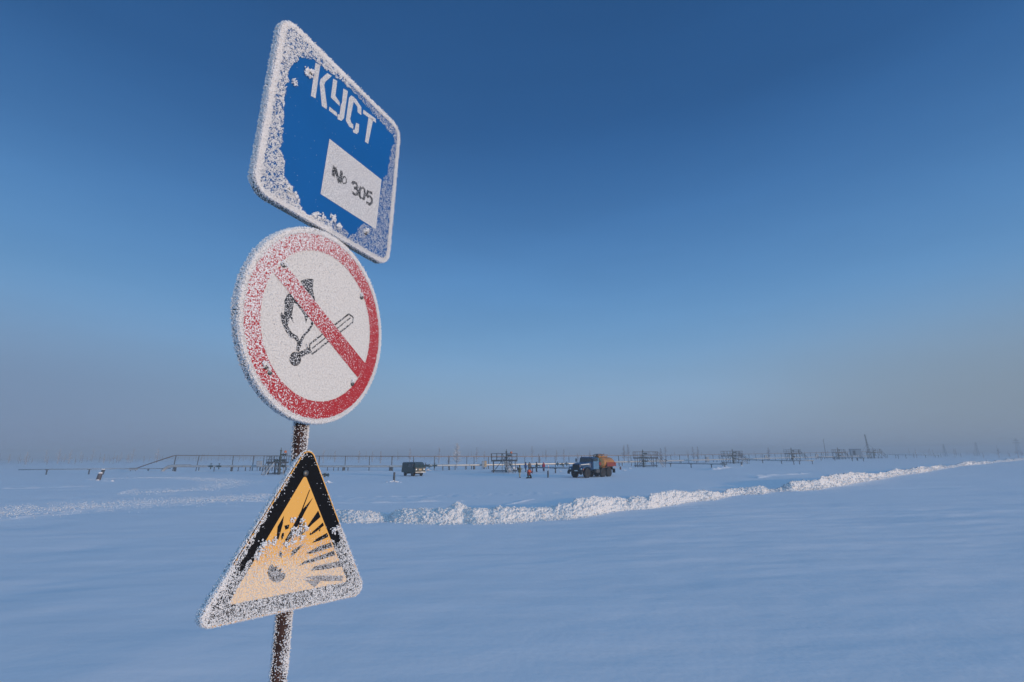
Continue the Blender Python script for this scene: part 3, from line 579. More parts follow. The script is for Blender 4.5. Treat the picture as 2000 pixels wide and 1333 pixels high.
flow([(1728, 888.6), (1770, 888.8), (1834, 889.6)], [(1734, 894), (1750, 895.6), (1755, 896.8), (1770, 896), (1808, 894.6), (1827, 894.4), (1833, 894)], .10, 'faint low pipe fading away at the far right end of the site')
# ---- valves on the lines
def valve(px, py_top, py_base, label, Y=None, fat=1.0):
    Y = Y or at(px, py_base).y; b = atY(px, py_base, Y); t = atY(px, py_top, Y); g = b.z; h = max(.5, t.z-g)
    e = empty('valve', (b.x, Y, g)); tag(e, label, 'valve', 'valves on the pipelines')
    m = MB(); m.lathe([(.10*fat, 0), (.10*fat, h*.3), (.22*fat, h*.33), (.22*fat, h*.38), (.16*fat, h*.42), (.18*fat, h*.55), (.09*fat, h*.62), (.06*fat, h*.9), (.05, h)], 10)
    m.tube([(-.45*fat, 0, h*.48), (.45*fat, 0, h*.48)], .12*fat, 8); m.tube([(-.38*fat, 0, h*.48), (-.34*fat, 0, h*.48)], .20*fat, 10); m.tube([(.34*fat, 0, h*.48), (.38*fat, 0, h*.48)], .20*fat, 10); m.build('valve_body', M_green, e)
    w = MB(); n = 14; rr = .2*fat; c = [(rr*math.cos(6.2832*i/n), rr*math.sin(6.2832*i/n), h*.93) for i in range(n+1)]; w.tube(c, .025, 5); w.tube([(-rr, 0, h*.93), (rr, 0, h*.93)], .018, 4); w.tube([(0, -rr, h*.93), (0, rr, h*.93)], .018, 4); w.build('handwheel', M_iron, e)
valve(411, 904.5, 917, 'dark valve on the thick pipe, left one of the pair left of the signpost', rY(411)-1.7)
valve(427, 905, 917, 'dark valve on the thick pipe, right one of the pair left of the signpost', rY(427)-1.7)
valve(634, 924, 932, 'lone valve standing in open snow just right of the triangular sign', fat=1.4)
for x, t_, n_ in ((831, 904, 'left'), (838, 906.5, 'middle'), (849, 904.5, 'right')): valve(x, t_, 915, 'dark valve right of the green van, %s of three' % n_, rY(x)-1.8, 1.1)
for x, t_, n_ in ((1089, 902, 'left'), (1098, 904.5, 'middle'), (1107, 902, 'right')): valve(x, t_, 911, 'dark valve left of the truck bonnet, %s of three' % n_, rY(x)-1.8)
valve(1412, 902.5, 910, 'small valve at the end of the low pipe, nearest the second platform from the truck', at(1412, 914.5).y)
valve(1300, 896.5, 903, 'small valve just right of the platform behind the truck', rY(1300)-1.8)
valve(1455, 893, 899, 'small valve just right of the second platform from the truck', rY(1455)-1.8)
# ---- cabinets
def cabinet(x0, x1, yt, yb, m, label, Y=None):
    xm = (x0+x1)/2; Y = Y or rY(xm)-2.2; a = atY(x0, yb, Y); b = atY(x1, yt, Y); g = float(gz(a.x, Y)); w = b.x-a.x; c = (a.x+b.x)/2
    e = empty('instrument_cabinet', (c, Y, g)); tag(e, label, 'cabinet', 'instrument cabinets along the pipe rack'); zb = max(.3, a.z-g); zt = b.z-g
    MB().box((0, 0, (zb+zt)/2), (w, .6, zt-zb)).build('housing', m, e, bevel=.02); MB().box((0, -.306, (zb+zt)/2), (w*.84, .012, (zt-zb)*.88)).box((w*.3, -.32, (zb+zt)/2), (.04, .03, .14)).build('door', m, e)
    MB().box((0, 0, zt+.02), (w*1.1, .7, .04)).build('roof', M_steel, e)
    for sx in (-1, 1): MB().box((sx*w*.36, 0, zb/2-.1), (.07, .07, zb+.2)).build('leg', M_iron, e)
cabinet(501.5, 511.5, 901, 912, M_grey, 'pale grey cabinet just left of the signpost, on the pipe line')
cabinet(941, 945.6, 901, 913, M_grey, 'blue-grey cabinet left of the stair platform, beside the tan one')
cabinet(946.2, 950.4, 900.5, 913, M_tan, 'narrow sunlit tan cabinet left of the stair platform')
cabinet(1379.5, 1384, 893, 902.5, M_grey, 'grey cabinet between the two platforms nearest the truck on its right')
cabinet(1493.5, 1498, 890, 898, M_grey, 'faint grey cabinet left of the third platform right of the truck')
cabinet(1593, 1598, 888, 896, M_grey, 'faint grey cabinet right of the third platform right of the truck')
cabinet(252.5, 267.5, 914.5, 921, M_grey, 'low wide grey box at the foot of the sloping cable tray', Y=rY(260)-.5)
# ---- wellheads
def wellhead(px, Y, x0, x1, deck, rail, base_z, top, stair, pre, dep=2.6, tpx=None, warm=False, lower=True, capc=None):
    A = atY(x0, 890, Y).x; B = atY(x1, 890, Y).x; cx = (A+B)/2; W_ = B-A; g = base_z if base_z is not None else float(gz(cx, Y))
    e = empty('well_platform', (cx, Y, g)); tag(e, pre + ' steel service platform', 'platform', 'steel platforms round the wellheads'); D = dep
    m = MB(); m.box((0, 0, deck), (W_, D, .08)); 
    for s in (-1, 1): m.box((0, s*(D/2+.012), deck-.02), (W_+.05, .02, .26)); m.box((s*(W_/2+.012), 0, deck-.02), (.02, D, .26))
    m.build('deck', M_iron, e)
    for sx in (-1, 1):
        for sy in (-1, 1): MB().tube([(sx*(W_/2-.35), sy*(D/2-.2), -.2), (sx*(W_/2-.35), sy*(D/2-.2), deck-.05)], .075, 6).build('leg', M_iron, e)
    m = MB(); 
    for sy in (-1, 1): m.tube([(-W_/2+.35, sy*(D/2-.2), .1), (-W_*.1, sy*(D/2-.2), deck-.1)], .045, 5); m.tube([(W_/2-.35, sy*(D/2-.2), .1), (W_*.1, sy*(D/2-.2), deck-.1)], .045, 5); m.tube([(-W_/2, sy*(D/2-.2), .25), (W_/2, sy*(D/2-.2), .25)], .07, 5)
    m.build('bracing', M_iron, e)
    m = MB(); hs = [deck+(rail-deck)*k for k in (.5, 1.0)]; nx = max(3, int(W_/.85))
    for sy in (-1, 1):
        for i in range(nx+1):
            x = -W_/2+W_*i/nx; m.tube([(x, sy*D/2, deck), (x, sy*D/2, rail)], .035, 5)
        for h in hs: m.tube([(-W_/2, sy*D/2, h), (W_/2, sy*D/2, h)], .04 if h == hs[-1] else .028, 5)
    for sx in (-1, 1):
        for i in range(1, 3): m.tube([(sx*W_/2, -D/2+D*i/3, deck), (sx*W_/2, -D/2+D*i/3, rail)], .035, 5)
        for h in hs: m.tube([(sx*W_/2, -D/2, h), (sx*W_/2, D/2, h)], .04 if h == hs[-1] else .028, 5)
    m.build('guard_rail', M_iron if not warm else M_brown, e)
    # stairs: p0 on the deck edge, p1 on the ground (local x,y)
    (ax, ay), (bx, by) = stair; a = Vector((ax*W_, ay*D, deck)); b = Vector((bx*W_, by*D, 0)); d = (b-a); s = Vector((d.y, -d.x, 0)).normalized()*.42
    m = MB(); n = 9
    for k in (-1, 1): m.tube([a+s*k, b+s*k], .06, 4)
    for i in range(1, n):
        c = a+d*i/n; m.tube([c-s, c+s], .06, 4)
    m.build('stairs', M_pale, e); m = MB(); U = Vector((0, 0, rail-deck))
    for k in (-1, 1):
        m.tube([a+s*k+U, b+s*k+U], .035, 5); m.tube([a+s*k+U*.5, b+s*k+U*.5], .025, 5)
        for i in (0, .33, .66, 1.0): c = a+d*i+s*k; m.tube([c, c+U], .032, 5)
    m.build('stair_rail', M_iron if not warm else M_brown, e)
    # valve tree on the well
    tx = atY(tpx or px, 890, Y).x; t = empty('wellhead', (tx, Y+.1, g)); tag(t, 'valve tree of the well inside the ' + pre[0].lower()+pre[1:] + ' platform', 'wellhead', 'valve trees on the wells')
    h = top; m = MB(); m.lathe([(.24, -.2), (.24, h*.16), (.34, h*.17), (.34, h*.21), (.2, h*.22), (.2, h*.36), (.3, h*.37), (.3, h*.41), (.15, h*.42), (.15, h*.6), (.24, h*.61), (.24, h*.65), (.11, h*.66), (.11, h*.86), (.17, h*.87), (.17, h*.9), (.05, h*.92), (.04, h)], 12)
    m.build('column', M_green, t)
    for k, q in ((.32, 1), (.52, -1), (.52, 1), (.74, 1)):
        m = MB(); m.tube([(0, 0, h*k), (q*.9, 0, h*k)], .11, 8); m.tube([(q*.42, 0, h*k), (q*.5, 0, h*k)], .22, 10); m.tube([(q*.8, 0, h*k), (q*.9, 0, h*k)], .2, 10); m.build('side_valve', M_green, t)
        w = MB(); c = [(q*1.0, .26*math.cos(6.2832*i/12), h*k+.26*math.sin(6.2832*i/12)) for i in range(13)]; w.tube(c, .03, 5); w.tube([(q*1.0, -.26, h*k), (q*1.0, .26, h*k)], .02, 4); w.tube([(q*.9, 0, h*k), (q*1.02, 0, h*k)], .03, 5); w.build('handwheel', M_iron, t)
    for q in (-.75, .6):
        MB().tube([(q, .3, 0), (q, .3, h*.52), (0, .1, h*.52)], .07, 6).build('riser', M_steel, t)
    if capc: MB().lathe([(.18, 0), (.2, .08), (.2, .3), (.1, .4)], 10, Matrix.Translation((capc, -.3, h*.80))).build('gauge_cover', M_orange, t)
    return e
wellhead(985, 88, 960, 1010, 2.02, 3.22, 0.0, 3.95, ((.02, -.5), (.25, -1.75)), 'Two-bay wide', tpx=989, capc=.85)
wellhead(1265, 116, 1239, 1281, 2.05, 3.45, 0.0, 4.1, ((.5, -.2), (.72, -.9)), 'Open-framed stepped', tpx=1256, warm=True)
wellhead(1430, 146, 1412, 1447, 2.2, 3.55, 0.0, 4.35, ((.2, -.5), (.5, -1.6)), 'Boxy frosted', tpx=1431.5)
wellhead(1552, 176, 1536, 1561, 2.7, 4.0, 0.0, 4.9, ((.5, 0), (.95, -.6)), 'Hazy round-railed', tpx=1547)
wellhead(1638, 215, 1629, 1649, 2.9, 4.2, 0.0, 5.3, ((.5, 0), (.8, -.4)), 'Faint narrow', tpx=1638)
wellhead(1712, 240, 1696.5, 1720, 2.9, 4.4, 0.0, 5.0, ((.5, 0), (.85, -.3)), 'Farthest faint', tpx=1707)
wellhead(545, 84, 529, 558, 2.0, 3.05, 0.0, 4.45, ((-.1, -.5), (-.35, -1.0)), 'Half-hidden', tpx=547.5, capc=.9)
bpy.context.view_layer.update()
relab = {'Two-bay wide': 'wide grey service platform with railing and front stairs, beside the group of people',
         'Open-framed stepped': 'brown-railed service platform with stairs down its right side, first to the right of the truck',
         'Boxy frosted': 'boxy grey service platform with right front stairs, second to the right of the truck',
         'Hazy round-railed': 'hazy service platform with stairs on its right, third to the right of the truck',
         'Faint narrow': 'faint narrow service platform just left of the small grey shed',
         'Farthest faint': 'faint service platform just right of the guyed mast, farthest of all',
         'Half-hidden': 'service platform partly hidden by the signpost, left of it'}
for o in list(COL.objects):
    if o.get('category') in ('platform', 'wellhead'):
        for k_, v_ in relab.items():
            if k_.lower() in o['label'].lower():
                o['label'] = v_ if o['category'] == 'platform' else {'Two-bay wide': 'dark wellhead valve tree in the platform beside the people, orange cap on its arm', 'Open-framed stepped': 'dark wellhead valve tree poking above the first platform right of the truck', 'Boxy frosted': 'dark wellhead valve tree in the second platform right of the truck',
                     'Hazy round-railed': 'hazy wellhead valve tree in the third platform right of the truck', 'Faint narrow': 'faint wellhead valve tree in the platform left of the shed', 'Farthest faint': 'faint wellhead valve tree in the farthest platform, right of the mast', 'Half-hidden': 'tall grey wellhead valve tree just left of the signpost pole'}[k_]; break
# ---- shed
Y = 226; a = atY(1661, 890, Y); b = atY(1680, 878, Y); e = empty('equipment_shed', ((a.x+b.x)/2, Y, 0), R(-22)); tag(e, 'small flat-roofed grey metal shed on stilts between the two farthest platforms', 'shed')
zb, zt = a.z, b.z; MB().box((0, 0, (zb+zt)/2), (4.0, 2.6, zt-zb)).build('wall', M_grey, e, bevel=.03); MB().box((0, 0, zt+.08), (4.3, 2.9, .16)).build('roof', M_iron, e); MB().box((-.7, -1.31, zb+1.05), (.9, .02, 2.0)).box((-.4, -1.33, zb+1), (.06, .03, .15)).build('door', M_iron, e)
for sx in (-1, 1):
    for sy in (-1, 1): MB().box((sx*1.7, sy*1.0, zb/2-.1), (.18, .18, zb+.2)).build('leg', M_iron, e)
# ---- mast and far pylons
M_far = mat('hazed_steel', (.24, .27, .31), .7, .1)  # lighter grey fades the far pylons, haze put into the colour
def lattice(name, px, yt, yb, Y, w0, label, cat, arms=False, guy=None, seg=10, tilt=0):
    a = atY(px, yt, Y); e = empty(name, (a.x, Y, 0)); tag(e, label, cat); hh = a.z; m = MB()
    for i in range(seg):
        z0, z1 = hh*i/seg, hh*(i+1)/seg; w = [w0*(1-.8*z/hh)/2 for z in (z0, z1)]
        for sx, sy in ((1, 1), (1, -1), (-1, -1), (-1, 1)):
            t0, t1 = tilt*z0, tilt*z1; m.tube([(sx*w[0]+t0, sy*w[0], z0), (sx*w[1]+t1, sy*w[1], z1)], .06, 4)
            nx, ny = (-sy, sx) if True else (0, 0); m.tube([(sx*w[0]+t0, sy*w[0], z0), (nx*w[1]+t1, ny*w[1], z1)], .035, 3)
    m.build('lattice', M_iron if name == 'mast' else M_far, e)
    if arms:
        for k, l in ((.72, 2.6), (.86, 2.0)):
            m = MB(); m.tube([(-l, 0, hh*k), (l, 0, hh*k)], .08, 4); m.tube([(-l, 0, hh*k), (0, 0, hh*k+.7)], .05, 4); m.tube([(l, 0, hh*k), (0, 0, hh*k+.7)], .05, 4); m.build('crossarm', M_iron, e)
    if guy:
        for gx, gy_ in guy: MB().tube([(tilt*hh*.6, 0, hh*.62), (gx, gy_, .1)], .035, 4).build('guy_wire', M_iron, e)
lattice('mast', 1692, 849, 892, 236, .9, 'slender guyed lattice mast standing right of the grey shed', 'mast', guy=((6.5, -2), (-2, 5)), tilt=-.07)
lattice('power_pylon', 1842, 868, 892, 300, 1.5, 'very faint slim pylon, leftmost of three beyond the right end of the site', 'pylon')
lattice('power_pylon', 1903, 864, 892, 320, 1.8, 'very faint slim pylon, middle of three beyond the right end of the site', 'pylon', tilt=.08)
lattice('power_pylon', 1983, 856, 893, 340, 2.2, 'faint pylon with crossarms at the right edge of the photo', 'pylon', arms=True)
a = atY(1608, 858, 260); e = empty('light_pole', (a.x, 260, 0)); tag(e, 'very faint thin pole between the third and fourth platforms right of the truck', 'pole'); m = MB(); m.tube([(0, 0, 0), (0, 0, a.z)], [.16, .08], 6); m.build('shaft', M_iron, e); MB().box((.3, 0, a.z), (.7, .2, .12)).build('lamp_head', M_iron, e)
# ---- stubs and markers
def stub(px, yt, yb, w, label, m=None, lean=0, cap=False, cat='post'):
    g = at(px, yb); Y = g.y; h = atY(px, yt, Y).z; e = empty('pipe_stub', G(g)); tag(e, label, cat, 'short pipe stubs in the snow'); r = w/2*Y/F
    MB().lathe([(r, -.2), (r, h*.93), (r*.9, h*.935), (r*.9, h)], 14, Matrix.Shear('XY', 4, (lean, 0)) if lean else None).build('tube', m or M_iron, e)
    if cap:
        k = MB(); 
        for i in range(7): k.lump((lean*h+random.uniform(-.6, .6)*r, random.uniform(-.4, .4)*r, h+random.uniform(.0, .1)), r*random.uniform(.5, .8), flat=.6)
        k.build('snow_cap', M_lump, e, True)
stub(191, 926, 940.5, 7.5, 'thick dark stub with a snow cap at far left, the nearer of two', lean=.18, cap=True, m=mat('stub_grey', (.10, .09, .10)))
stub(199, 917, 926.5, 5.5, 'thick dark stub with a snow cap at far left, the farther of two', lean=.18, cap=True)
stub(769.5, 922, 940.5, 3.8, 'dark pipe stub in a small snow mound, left of the green van')
stub(1070.5, 919, 932.5, 2.9, 'dark stub under a red and white topped rod, right of the people')
g = at(1071, 932.5); e = empty('marker_rod', G(g+Vector((.05, .12, 0)))); tag(e, 'thin rod with red and white top rising behind the dark stub near the people', 'marker'); M_redp = mat('red_plastic', (.45, .03, .04)); M_w = mat('white_plastic', (.8, .8, .8))
MB().tube([(0, 0, 0), (0, 0, 1.45)], .025, 6).build('rod', M_steel, e); MB().tube([(0, 0, 1.30), (0, 0, 1.45)], .06, 8).build('red_band', M_redp, e); MB().tube([(0, 0, 1.452), (0, 0, 1.62)], .06, 8).build('white_cap', M_w, e)
stub(1212, 912, 918, 3.0, 'short rusty stub in the snow just right of the truck', m=mat('stub_rust', (.13, .05, .05)))
stub(1448.5, 903, 909.5, 2.6, 'short dark stub right of the second platform after the truck', cap=True)
stub(1675, 894.5, 900, 2.4, 'tiny dark stub in front of the grey shed')
def mound(px, py, w, h, label):
    g = at(px, py); m = MB(); r = w/2*g.y/F
    for i in range(26):
        a_ = random.uniform(0, 6.28); q = random.random()**.6; m.lump((math.cos(a_)*r*q, math.sin(a_)*r*.6*q, h*(1-q)*.6), max(.06, h*random.uniform(.3, .6)*(1.1-q)), flat=.7, jit=.3)
    o = m.build('snow_mound', M_lump, None, True); o.location = G(g); tag(o, label, 'snow mound', 'little heaps of loose snow')
mound(768, 942, 30, .28, 'loose snow heaped round the pipe stub left of the van')
mound(641, 943, 16, .28, 'small snow heap just right of the triangular sign')
mound(953+37, 912+7, 16, .5, 'snow heap under the stair platform, left part')
mound(1003, 917, 14, .6, 'snow heap at the right foot of the stair platform')
mound(1219, 919.5, 12, .2, 'small snow heap right of the rusty stub by the truck')
mound(1094, 921.5, 5, .22, 'tiny snow heap left of the truck bumper')
mound(1448, 911, 6, .35, 'tiny snow heap below the second platform right of the truck')
mound(1230, 916, 8, .2, 'low snow heap behind the rusty stub, towards the first right platform')
mound(190, 941, 10, .22, 'snow heaped at the foot of the nearer dark stub at far left')
mound(219, 942, 5, .15, 'tiny snow clod right of the two dark stubs at far left')
mound(836, 918.5, 14, .4, 'snow heap below the three valves right of the van')
# ---- trees
def bare_tree(px, yt, Y, label, group=None, n=70, wid=.22, name='bare_tree', thick=1.0, tw=None):
    a = atY(px, yt, Y); h = a.z; e = empty(name, (a.x, Y, 0), random.uniform(0, 6)); tag(e, label, 'tree', group)
    MB().tube([(0, 0, -.1), (h*.01, 0, h*.35), (-h*.01, 0, h*.7), (0, 0, h)], [.09*thick, .07*thick, .045*thick, .02*thick], 6).build('trunk', M_bark, e)
    c = MB()
    for i in range(n):
        z = h*(.18+.8*(i/n)**.9); l = h*wid*(1-.72*(i/n))*random.uniform(.6, 1.15); q = random.uniform(0, 6.283); u = random.uniform(.35, .9)
        p0 = Vector((0, 0, z)); p1 = p0+Vector((math.cos(q)*l*.6, math.sin(q)*l*.6, l*u*.5)); p2 = p1+Vector((math.cos(q+random.uniform(-.5, .5))*l*.4, math.sin(q+random.uniform(-.5, .5))*l*.4, l*u*.6)); c.tube([p0, p1, p2], [.030*thick, .020*thick, .010*thick], 3, caps=False)
        for k in range(5):
            s = p0.lerp(p1, random.uniform(.3, 1)) if k % 2 else p1.lerp(p2, random.random()); w = Vector((random.uniform(-1, 1), random.uniform(-1, 1), random.uniform(-.1, .9)))*l*.35; c.tube([s, s+w], [.013*thick, .006*thick], 3, caps=False)
    c.build('crown', tw or M_twig, e); return e
bare_tree(893, 866, 118, 'tallest frosted bare tree, rising behind the rack left of the stair platform', n=120, wid=.24, thick=1.6, tw=mat('thick_white_frost', (.60, .59, .60), .9, var=.05))
bare_tree(876, 889, 121, 'short frosted sapling just left of the tallest bare tree', n=40)
for px, yt, nm in ((1218, 870, 'left'), (1226, 868, 'right')): bare_tree(px, yt, 160, 'faint upright tree behind the truck tank, %s of two' % nm, n=80, thick=1.6, wid=.18)
grp = 'faint bare trees beyond the pipe rack'
for px in (633, 655, 702, 728, 744, 801, 858, 931, 946, 1009, 1039, 1052, 1066, 1087, 1101, 1128, 1152, 1166, 1180, 1290, 1299, 1353, 1362, 1404, 1444, 1500):
    bare_tree(px, random.uniform(872, 888), random.uniform(170, 240), 'thin faint bare tree fading into the haze behind the pipe rack', grp, n=46, thick=2.2, wid=.2)
grp = 'faint bare trees at the left'
for px in (20, 55, 92, 118, 128, 139, 160, 184, 205, 230, 238, 251, 262, 282, 310):
    bare_tree(px, random.uniform(874, 891), random.uniform(240, 380), 'thin ghostly bare tree in the haze at the left of the site', grp, n=40, thick=2.2, wid=.24)
# far scrub: nobody could count it
V = MB()
for i in range(300):
    az = random.uniform(-52, 52); D = random.uniform(300, 620); x = D*math.sin(R(az)); y = D*math.cos(R(az)); h = random.uniform(1.5, 6.5)
    V.tube([(x, y, 0), (x+random.uniform(-.2, .2), y, h)], [.16, .04], 3, caps=False)
    for k in range(11):
        z = h*random.uniform(.2, .95); l = h*.22*(1.1-z/h); q = random.uniform(0, 6.28); V.tube([(x, y, z), (x+math.cos(q)*l, y+math.sin(q)*l, z+l*.7)], [.09, .03], 3, caps=False)
o = V.build('far_scrub', M_bark); tag(o, 'ghostly line of far bare scrub dissolving into the horizon haze', 'far woods', kind='stuff')
# ------------------------------------------------------------------ vehicles
M_tyre = mat('tyre_rubber', (.022, .022, .025), .85, bump=.01, bscale=14, var=.3)
M_glass = mat('window_glass', (.02, .03, .04), .08, spec=.9, var=0)
M_lampg = mat('headlamp_glass', (.85, .85, .80), .15, spec=.8, var=0)
M_amber = mat('amber_lens', (.75, .18, .02), .3, var=0)
M_van = mat('dark_green_paint', (.018, .036, .036), .38, var=.12, vscale=2)
M_cab = mat('blue_truck_paint', (.012, .060, .15), .35, var=.12, vscale=2)
M_door = mat('pale_blue_panel', (.085, .19, .32), .4, var=.1, vscale=2)
M_tank = mat('orange_tank_paint', (.38, .165, .04), .5, var=.25, vscale=1.5)
M_olive = mat('olive_tank_cover', (.20, .15, .05), .6, var=.25, vscale=2)
M_redb = mat('red_side_panel', (.22, .035, .022), .5, var=.2, vscale=2)
M_chas = mat('chassis_black', (.018, .018, .022), .7, var=.3)
M_white = mat('plate_and_glint_white', (.75, .75, .73), .45, var=.05)
def wheel(e, x, y, r, w, mr, nm='wheel'):
    s = 1 if y > 0 else -1; M = Matrix.Translation((x, y, r)) @ Matrix.Rotation(math.pi/2, 4, 'X')
    t = MB().lathe([(r*.52, -w/2), (r*.9, -w/2), (r*.985, -w*.42), (r, -w*.3), (r, w*.3), (r*.985, w*.42), (r*.9, w/2), (r*.52, w/2)], 28, M)
    for k in range(22):
        q = 6.2832*k/22; t.box((x+math.cos(q)*r*.985, y, r+math.sin(q)*r*.985), (r*.12, w*.86, r*.07), rot=Matrix.Rotation(-q-math.pi/2, 3, 'Y'))
    o = t.build(nm, M_tyre, e)
    h = MB().lathe([(r*.50, -w*.36), (r*.50, w*.36)], 20, M); h.lathe([(r*.3, -w*.5), (r*.3, w*.5)], 14, M); h.lathe([(r*.16, -w*.56), (r*.16, w*.56)], 10, M); h.build('rim', mr, o)
def loft(st, n=None):
    mb = MB(); k = len(st[0][1]); V = [(x, y, z) for x, P in st for y, z in P]; m = len(st)
    Fs = [(i*k+j, i*k+(j+1) % k, (i+1)*k+(j+1) % k, (i+1)*k+j) for i in range(m-1) for j in range(k)] + [tuple(range(k-1, -1, -1)), tuple((m-1)*k+j for j in range(k))]
    return mb.add(V, Fs)
def rrect(w, z0, z1, r, rb=None, tumble=0.0):
    rb = r if rb is None else rb; P = []
    for (cx, cz, rr, a0) in ((w/2-rb, z0+rb, rb, -90), (w/2-r-tumble, z1-r, r, 0), (-w/2+r+tumble, z1-r, r, 90), (-w/2+rb, z0+rb, rb, 180)):
        for i in range(5): q = R(a0+90*i/4); P.append((cx+rr*math.cos(q), cz+rr*math.sin(q)))
    return P
# ---- green van (x forward)
g1 = at(793.5, 929.2); g2 = at(805.5, 930.2); 
vdir = math.atan2(-math.cos(R(40)), math.sin(R(40)))
e = empty('van', G(at(801, 929.3)+Vector((.40, .3, 0))), vdir); tag(e, 'dark green boxy van with round headlights, parked on the snow facing right', 'van')
st = [(-2.15, rrect(1.70, .62, 1.80, .25, .10, .10)), (-2.10, rrect(1.84, .55, 1.97, .24, .08, .10)), (-2.0, rrect(1.90, .52, 2.05, .24, .06, .10)), (1.2, rrect(1.90, .52, 2.07, .24, .06, .10)), (1.62, rrect(1.90, .52, 2.04, .24, .06, .12)), (1.78, rrect(1.89, .53, 1.93, .22, .06, .12)), (1.93, rrect(1.88, .54, 1.62, .18, .06, .05)), (2.08, rrect(1.82, .56, 1.38, .16, .08, .03)), (2.14, rrect(1.66, .60, 1.22, .14, .10, .03))]
bd = loft(st).build('body', M_van, e)
for x in (-1.15, 1.15):
    for y in (-.74, .74): wheel(e, x, y, .37, .21, M_white if False else M_steel)
def slab(name, P, th, m, par):      # quad P (4 corners) thickened along its normal
    P = [Vector(p) for p in P]; n = (P[1]-P[0]).cross(P[2]-P[1]).normalized()*th; mb = MB(); mb.add(P+[p+n for p in P], [(3, 2, 1, 0), (4, 5, 6, 7), (0, 1, 5, 4), (1, 2, 6, 5), (2, 3, 7, 6), (3, 0, 4, 7)]); return mb.build(name, m, par)
for s in (-1, 1):
    slab('windscreen', [(1.915, s*.05, 1.66), (1.915, s*.78, 1.66), (1.755, s*.70, 1.94), (1.755, s*.05, 1.94)][::s], .025, M_glass, e)
    slab('side_window', [(1.1, s*.957, 1.35), (1.62, s*.957, 1.35), (1.55, s*.90, 1.82), (1.1, s*.885, 1.82)][::-s], .012, M_glass, e)
    slab('side_window', [(.15, s*.957, 1.38), (.85, s*.957, 1.38), (.85, s*.885, 1.80), (.15, s*.885, 1.80)][::-s], .012, M_glass, e)
    d = MB(); d.box((1.36, s*.957, 1.0), (.62, .02, .62)); d.box((1.1, s*.975, 1.2), (.12, .03, .03)); d.build('door', M_van, e)
    M = Matrix.Translation((2.09, s*.66, 1.0)) @ Matrix.Rotation(math.pi/2, 4, 'Y'); MB().lathe([(.115, 0), (.115, .05), (.09, .075), (.03, .085)], 16, M).build('headlight', M_lampg, e)
    MB().lathe([(.04, 0), (.04, .05)], 10, Matrix.Translation((2.09, s*.72, 1.2)) @ Matrix.Rotation(math.pi/2, 4, 'Y')).build('turn_signal', M_amber, e)
    m = MB(); m.tube([(1.72, s*.95, 1.5), (1.85, s*1.1, 1.55)], .012, 5); m.box((1.86, s*1.12, 1.62), (.03, .14, .24)); m.build('mirror', M_chas, e)
m = MB(); m.box((2.27, 0, .60), (.08, 1.75, .14)); m.box((2.2, -.5, .60), (.12, .06, .08)); m.box((2.2, .5, .6), (.12, .06, .08)); m.build('bumper', M_steel, e)
m = MB()
for i in range(5): m.box((2.15, 0, .88+.045*i), (.03, .42, .02))
m.box((2.145, 0, .97), (.02, .44, .24)); m.build('grille', M_tan, e)
MB().box((2.325, .28, .62), (.01, .5, .11)).build('number_plate', M_white, e); MB().box((0, 0, .47), (3.9, .9, .18)).box((-1.15, 0, .37), (.12, 1.3, .12)).box((1.15, 0, .37), (.12, 1.3, .12)).build('chassis', M_chas, e)
# ---- tanker truck (x forward, origin under the rear bogie)
gf = at(1141.6, 933.4); gr = at(1182.8, 930.9); d = Vector((gf.x-gr.x, gf.y-gr.y)).normalized(); ang = math.atan2(d.y, d.x); left = Vector((-d.y, d.x))
org = Vector((gr.x, gr.y)) - left*1.0
e = empty('tanker_truck', (org.x, org.y, float(gz(org.x, org.y))), ang); tag(e, 'blue bonneted six-wheel truck with an orange and red tank body, parked on the snow', 'truck')
for x, yy in ((4.2, .99), (.7, .99), (-.7, .99)):
    for s in (-1, 1): wheel(e, x, s*yy, .61, .40, M_chas)
m = MB(); m.box((1.7, .42, 1.0), (7.3, .10, .24)); m.box((1.7, -.42, 1.0), (7.3, .10, .24))
for x in (-1.8, -.2, 1.2, 2.6, 4.9): m.box((x, 0, 1.0), (.12, .74, .2))
for x in (4.2, .7, -.7): m.tube([(x, -.85, .61), (x, .85, .61)], .11, 8); m.lump((x, 0, .61), .27, jit=0, sub=10)
m.build('chassis', M_chas, e)
m = MB(); m.box((5.42, 0, .93), (.16, 2.36, .30)); m.box((5.42, 1.08, .70), (.2, .3, .34)); m.box((5.42, -1.08, .70), (.2, .3, .34)); m.build('bumper', M_chas, e, bevel=.02)
MB().box((5.51, .25, .95), (.012, .52, .12)).build('number_plate', M_white, e)
hood = loft([(2.85, rrect(1.95, 1.15, 2.08, .22, .03)), (3.6, rrect(1.62, 1.15, 2.02, .22, .03)), (4.6, rrect(1.38, 1.12, 1.92, .20, .03)), (5.02, rrect(1.30, 1.12, 1.86, .18, .03)), (5.16, rrect(1.22, 1.15, 1.76, .12, .03))]).build('bonnet', M_cab, e)
for s in (-1, 1):
    slab('glint_strip', [(3.35, s*.865, 1.72), (4.95, s*.672, 1.66), (4.95, s*.672, 1.74), (3.35, s*.865, 1.82)][::-s], .012, M_white, hood)  # white strip stands in for the sun's glint along the bonnet edge
m = MB(); m.box((5.17, 0, 1.44), (.05, 1.08, .56))
for i in range(9): m.box((5.205, -.46+.115*i, 1.44), (.03, .035, .52))
m.build('grille', M_chas, e)
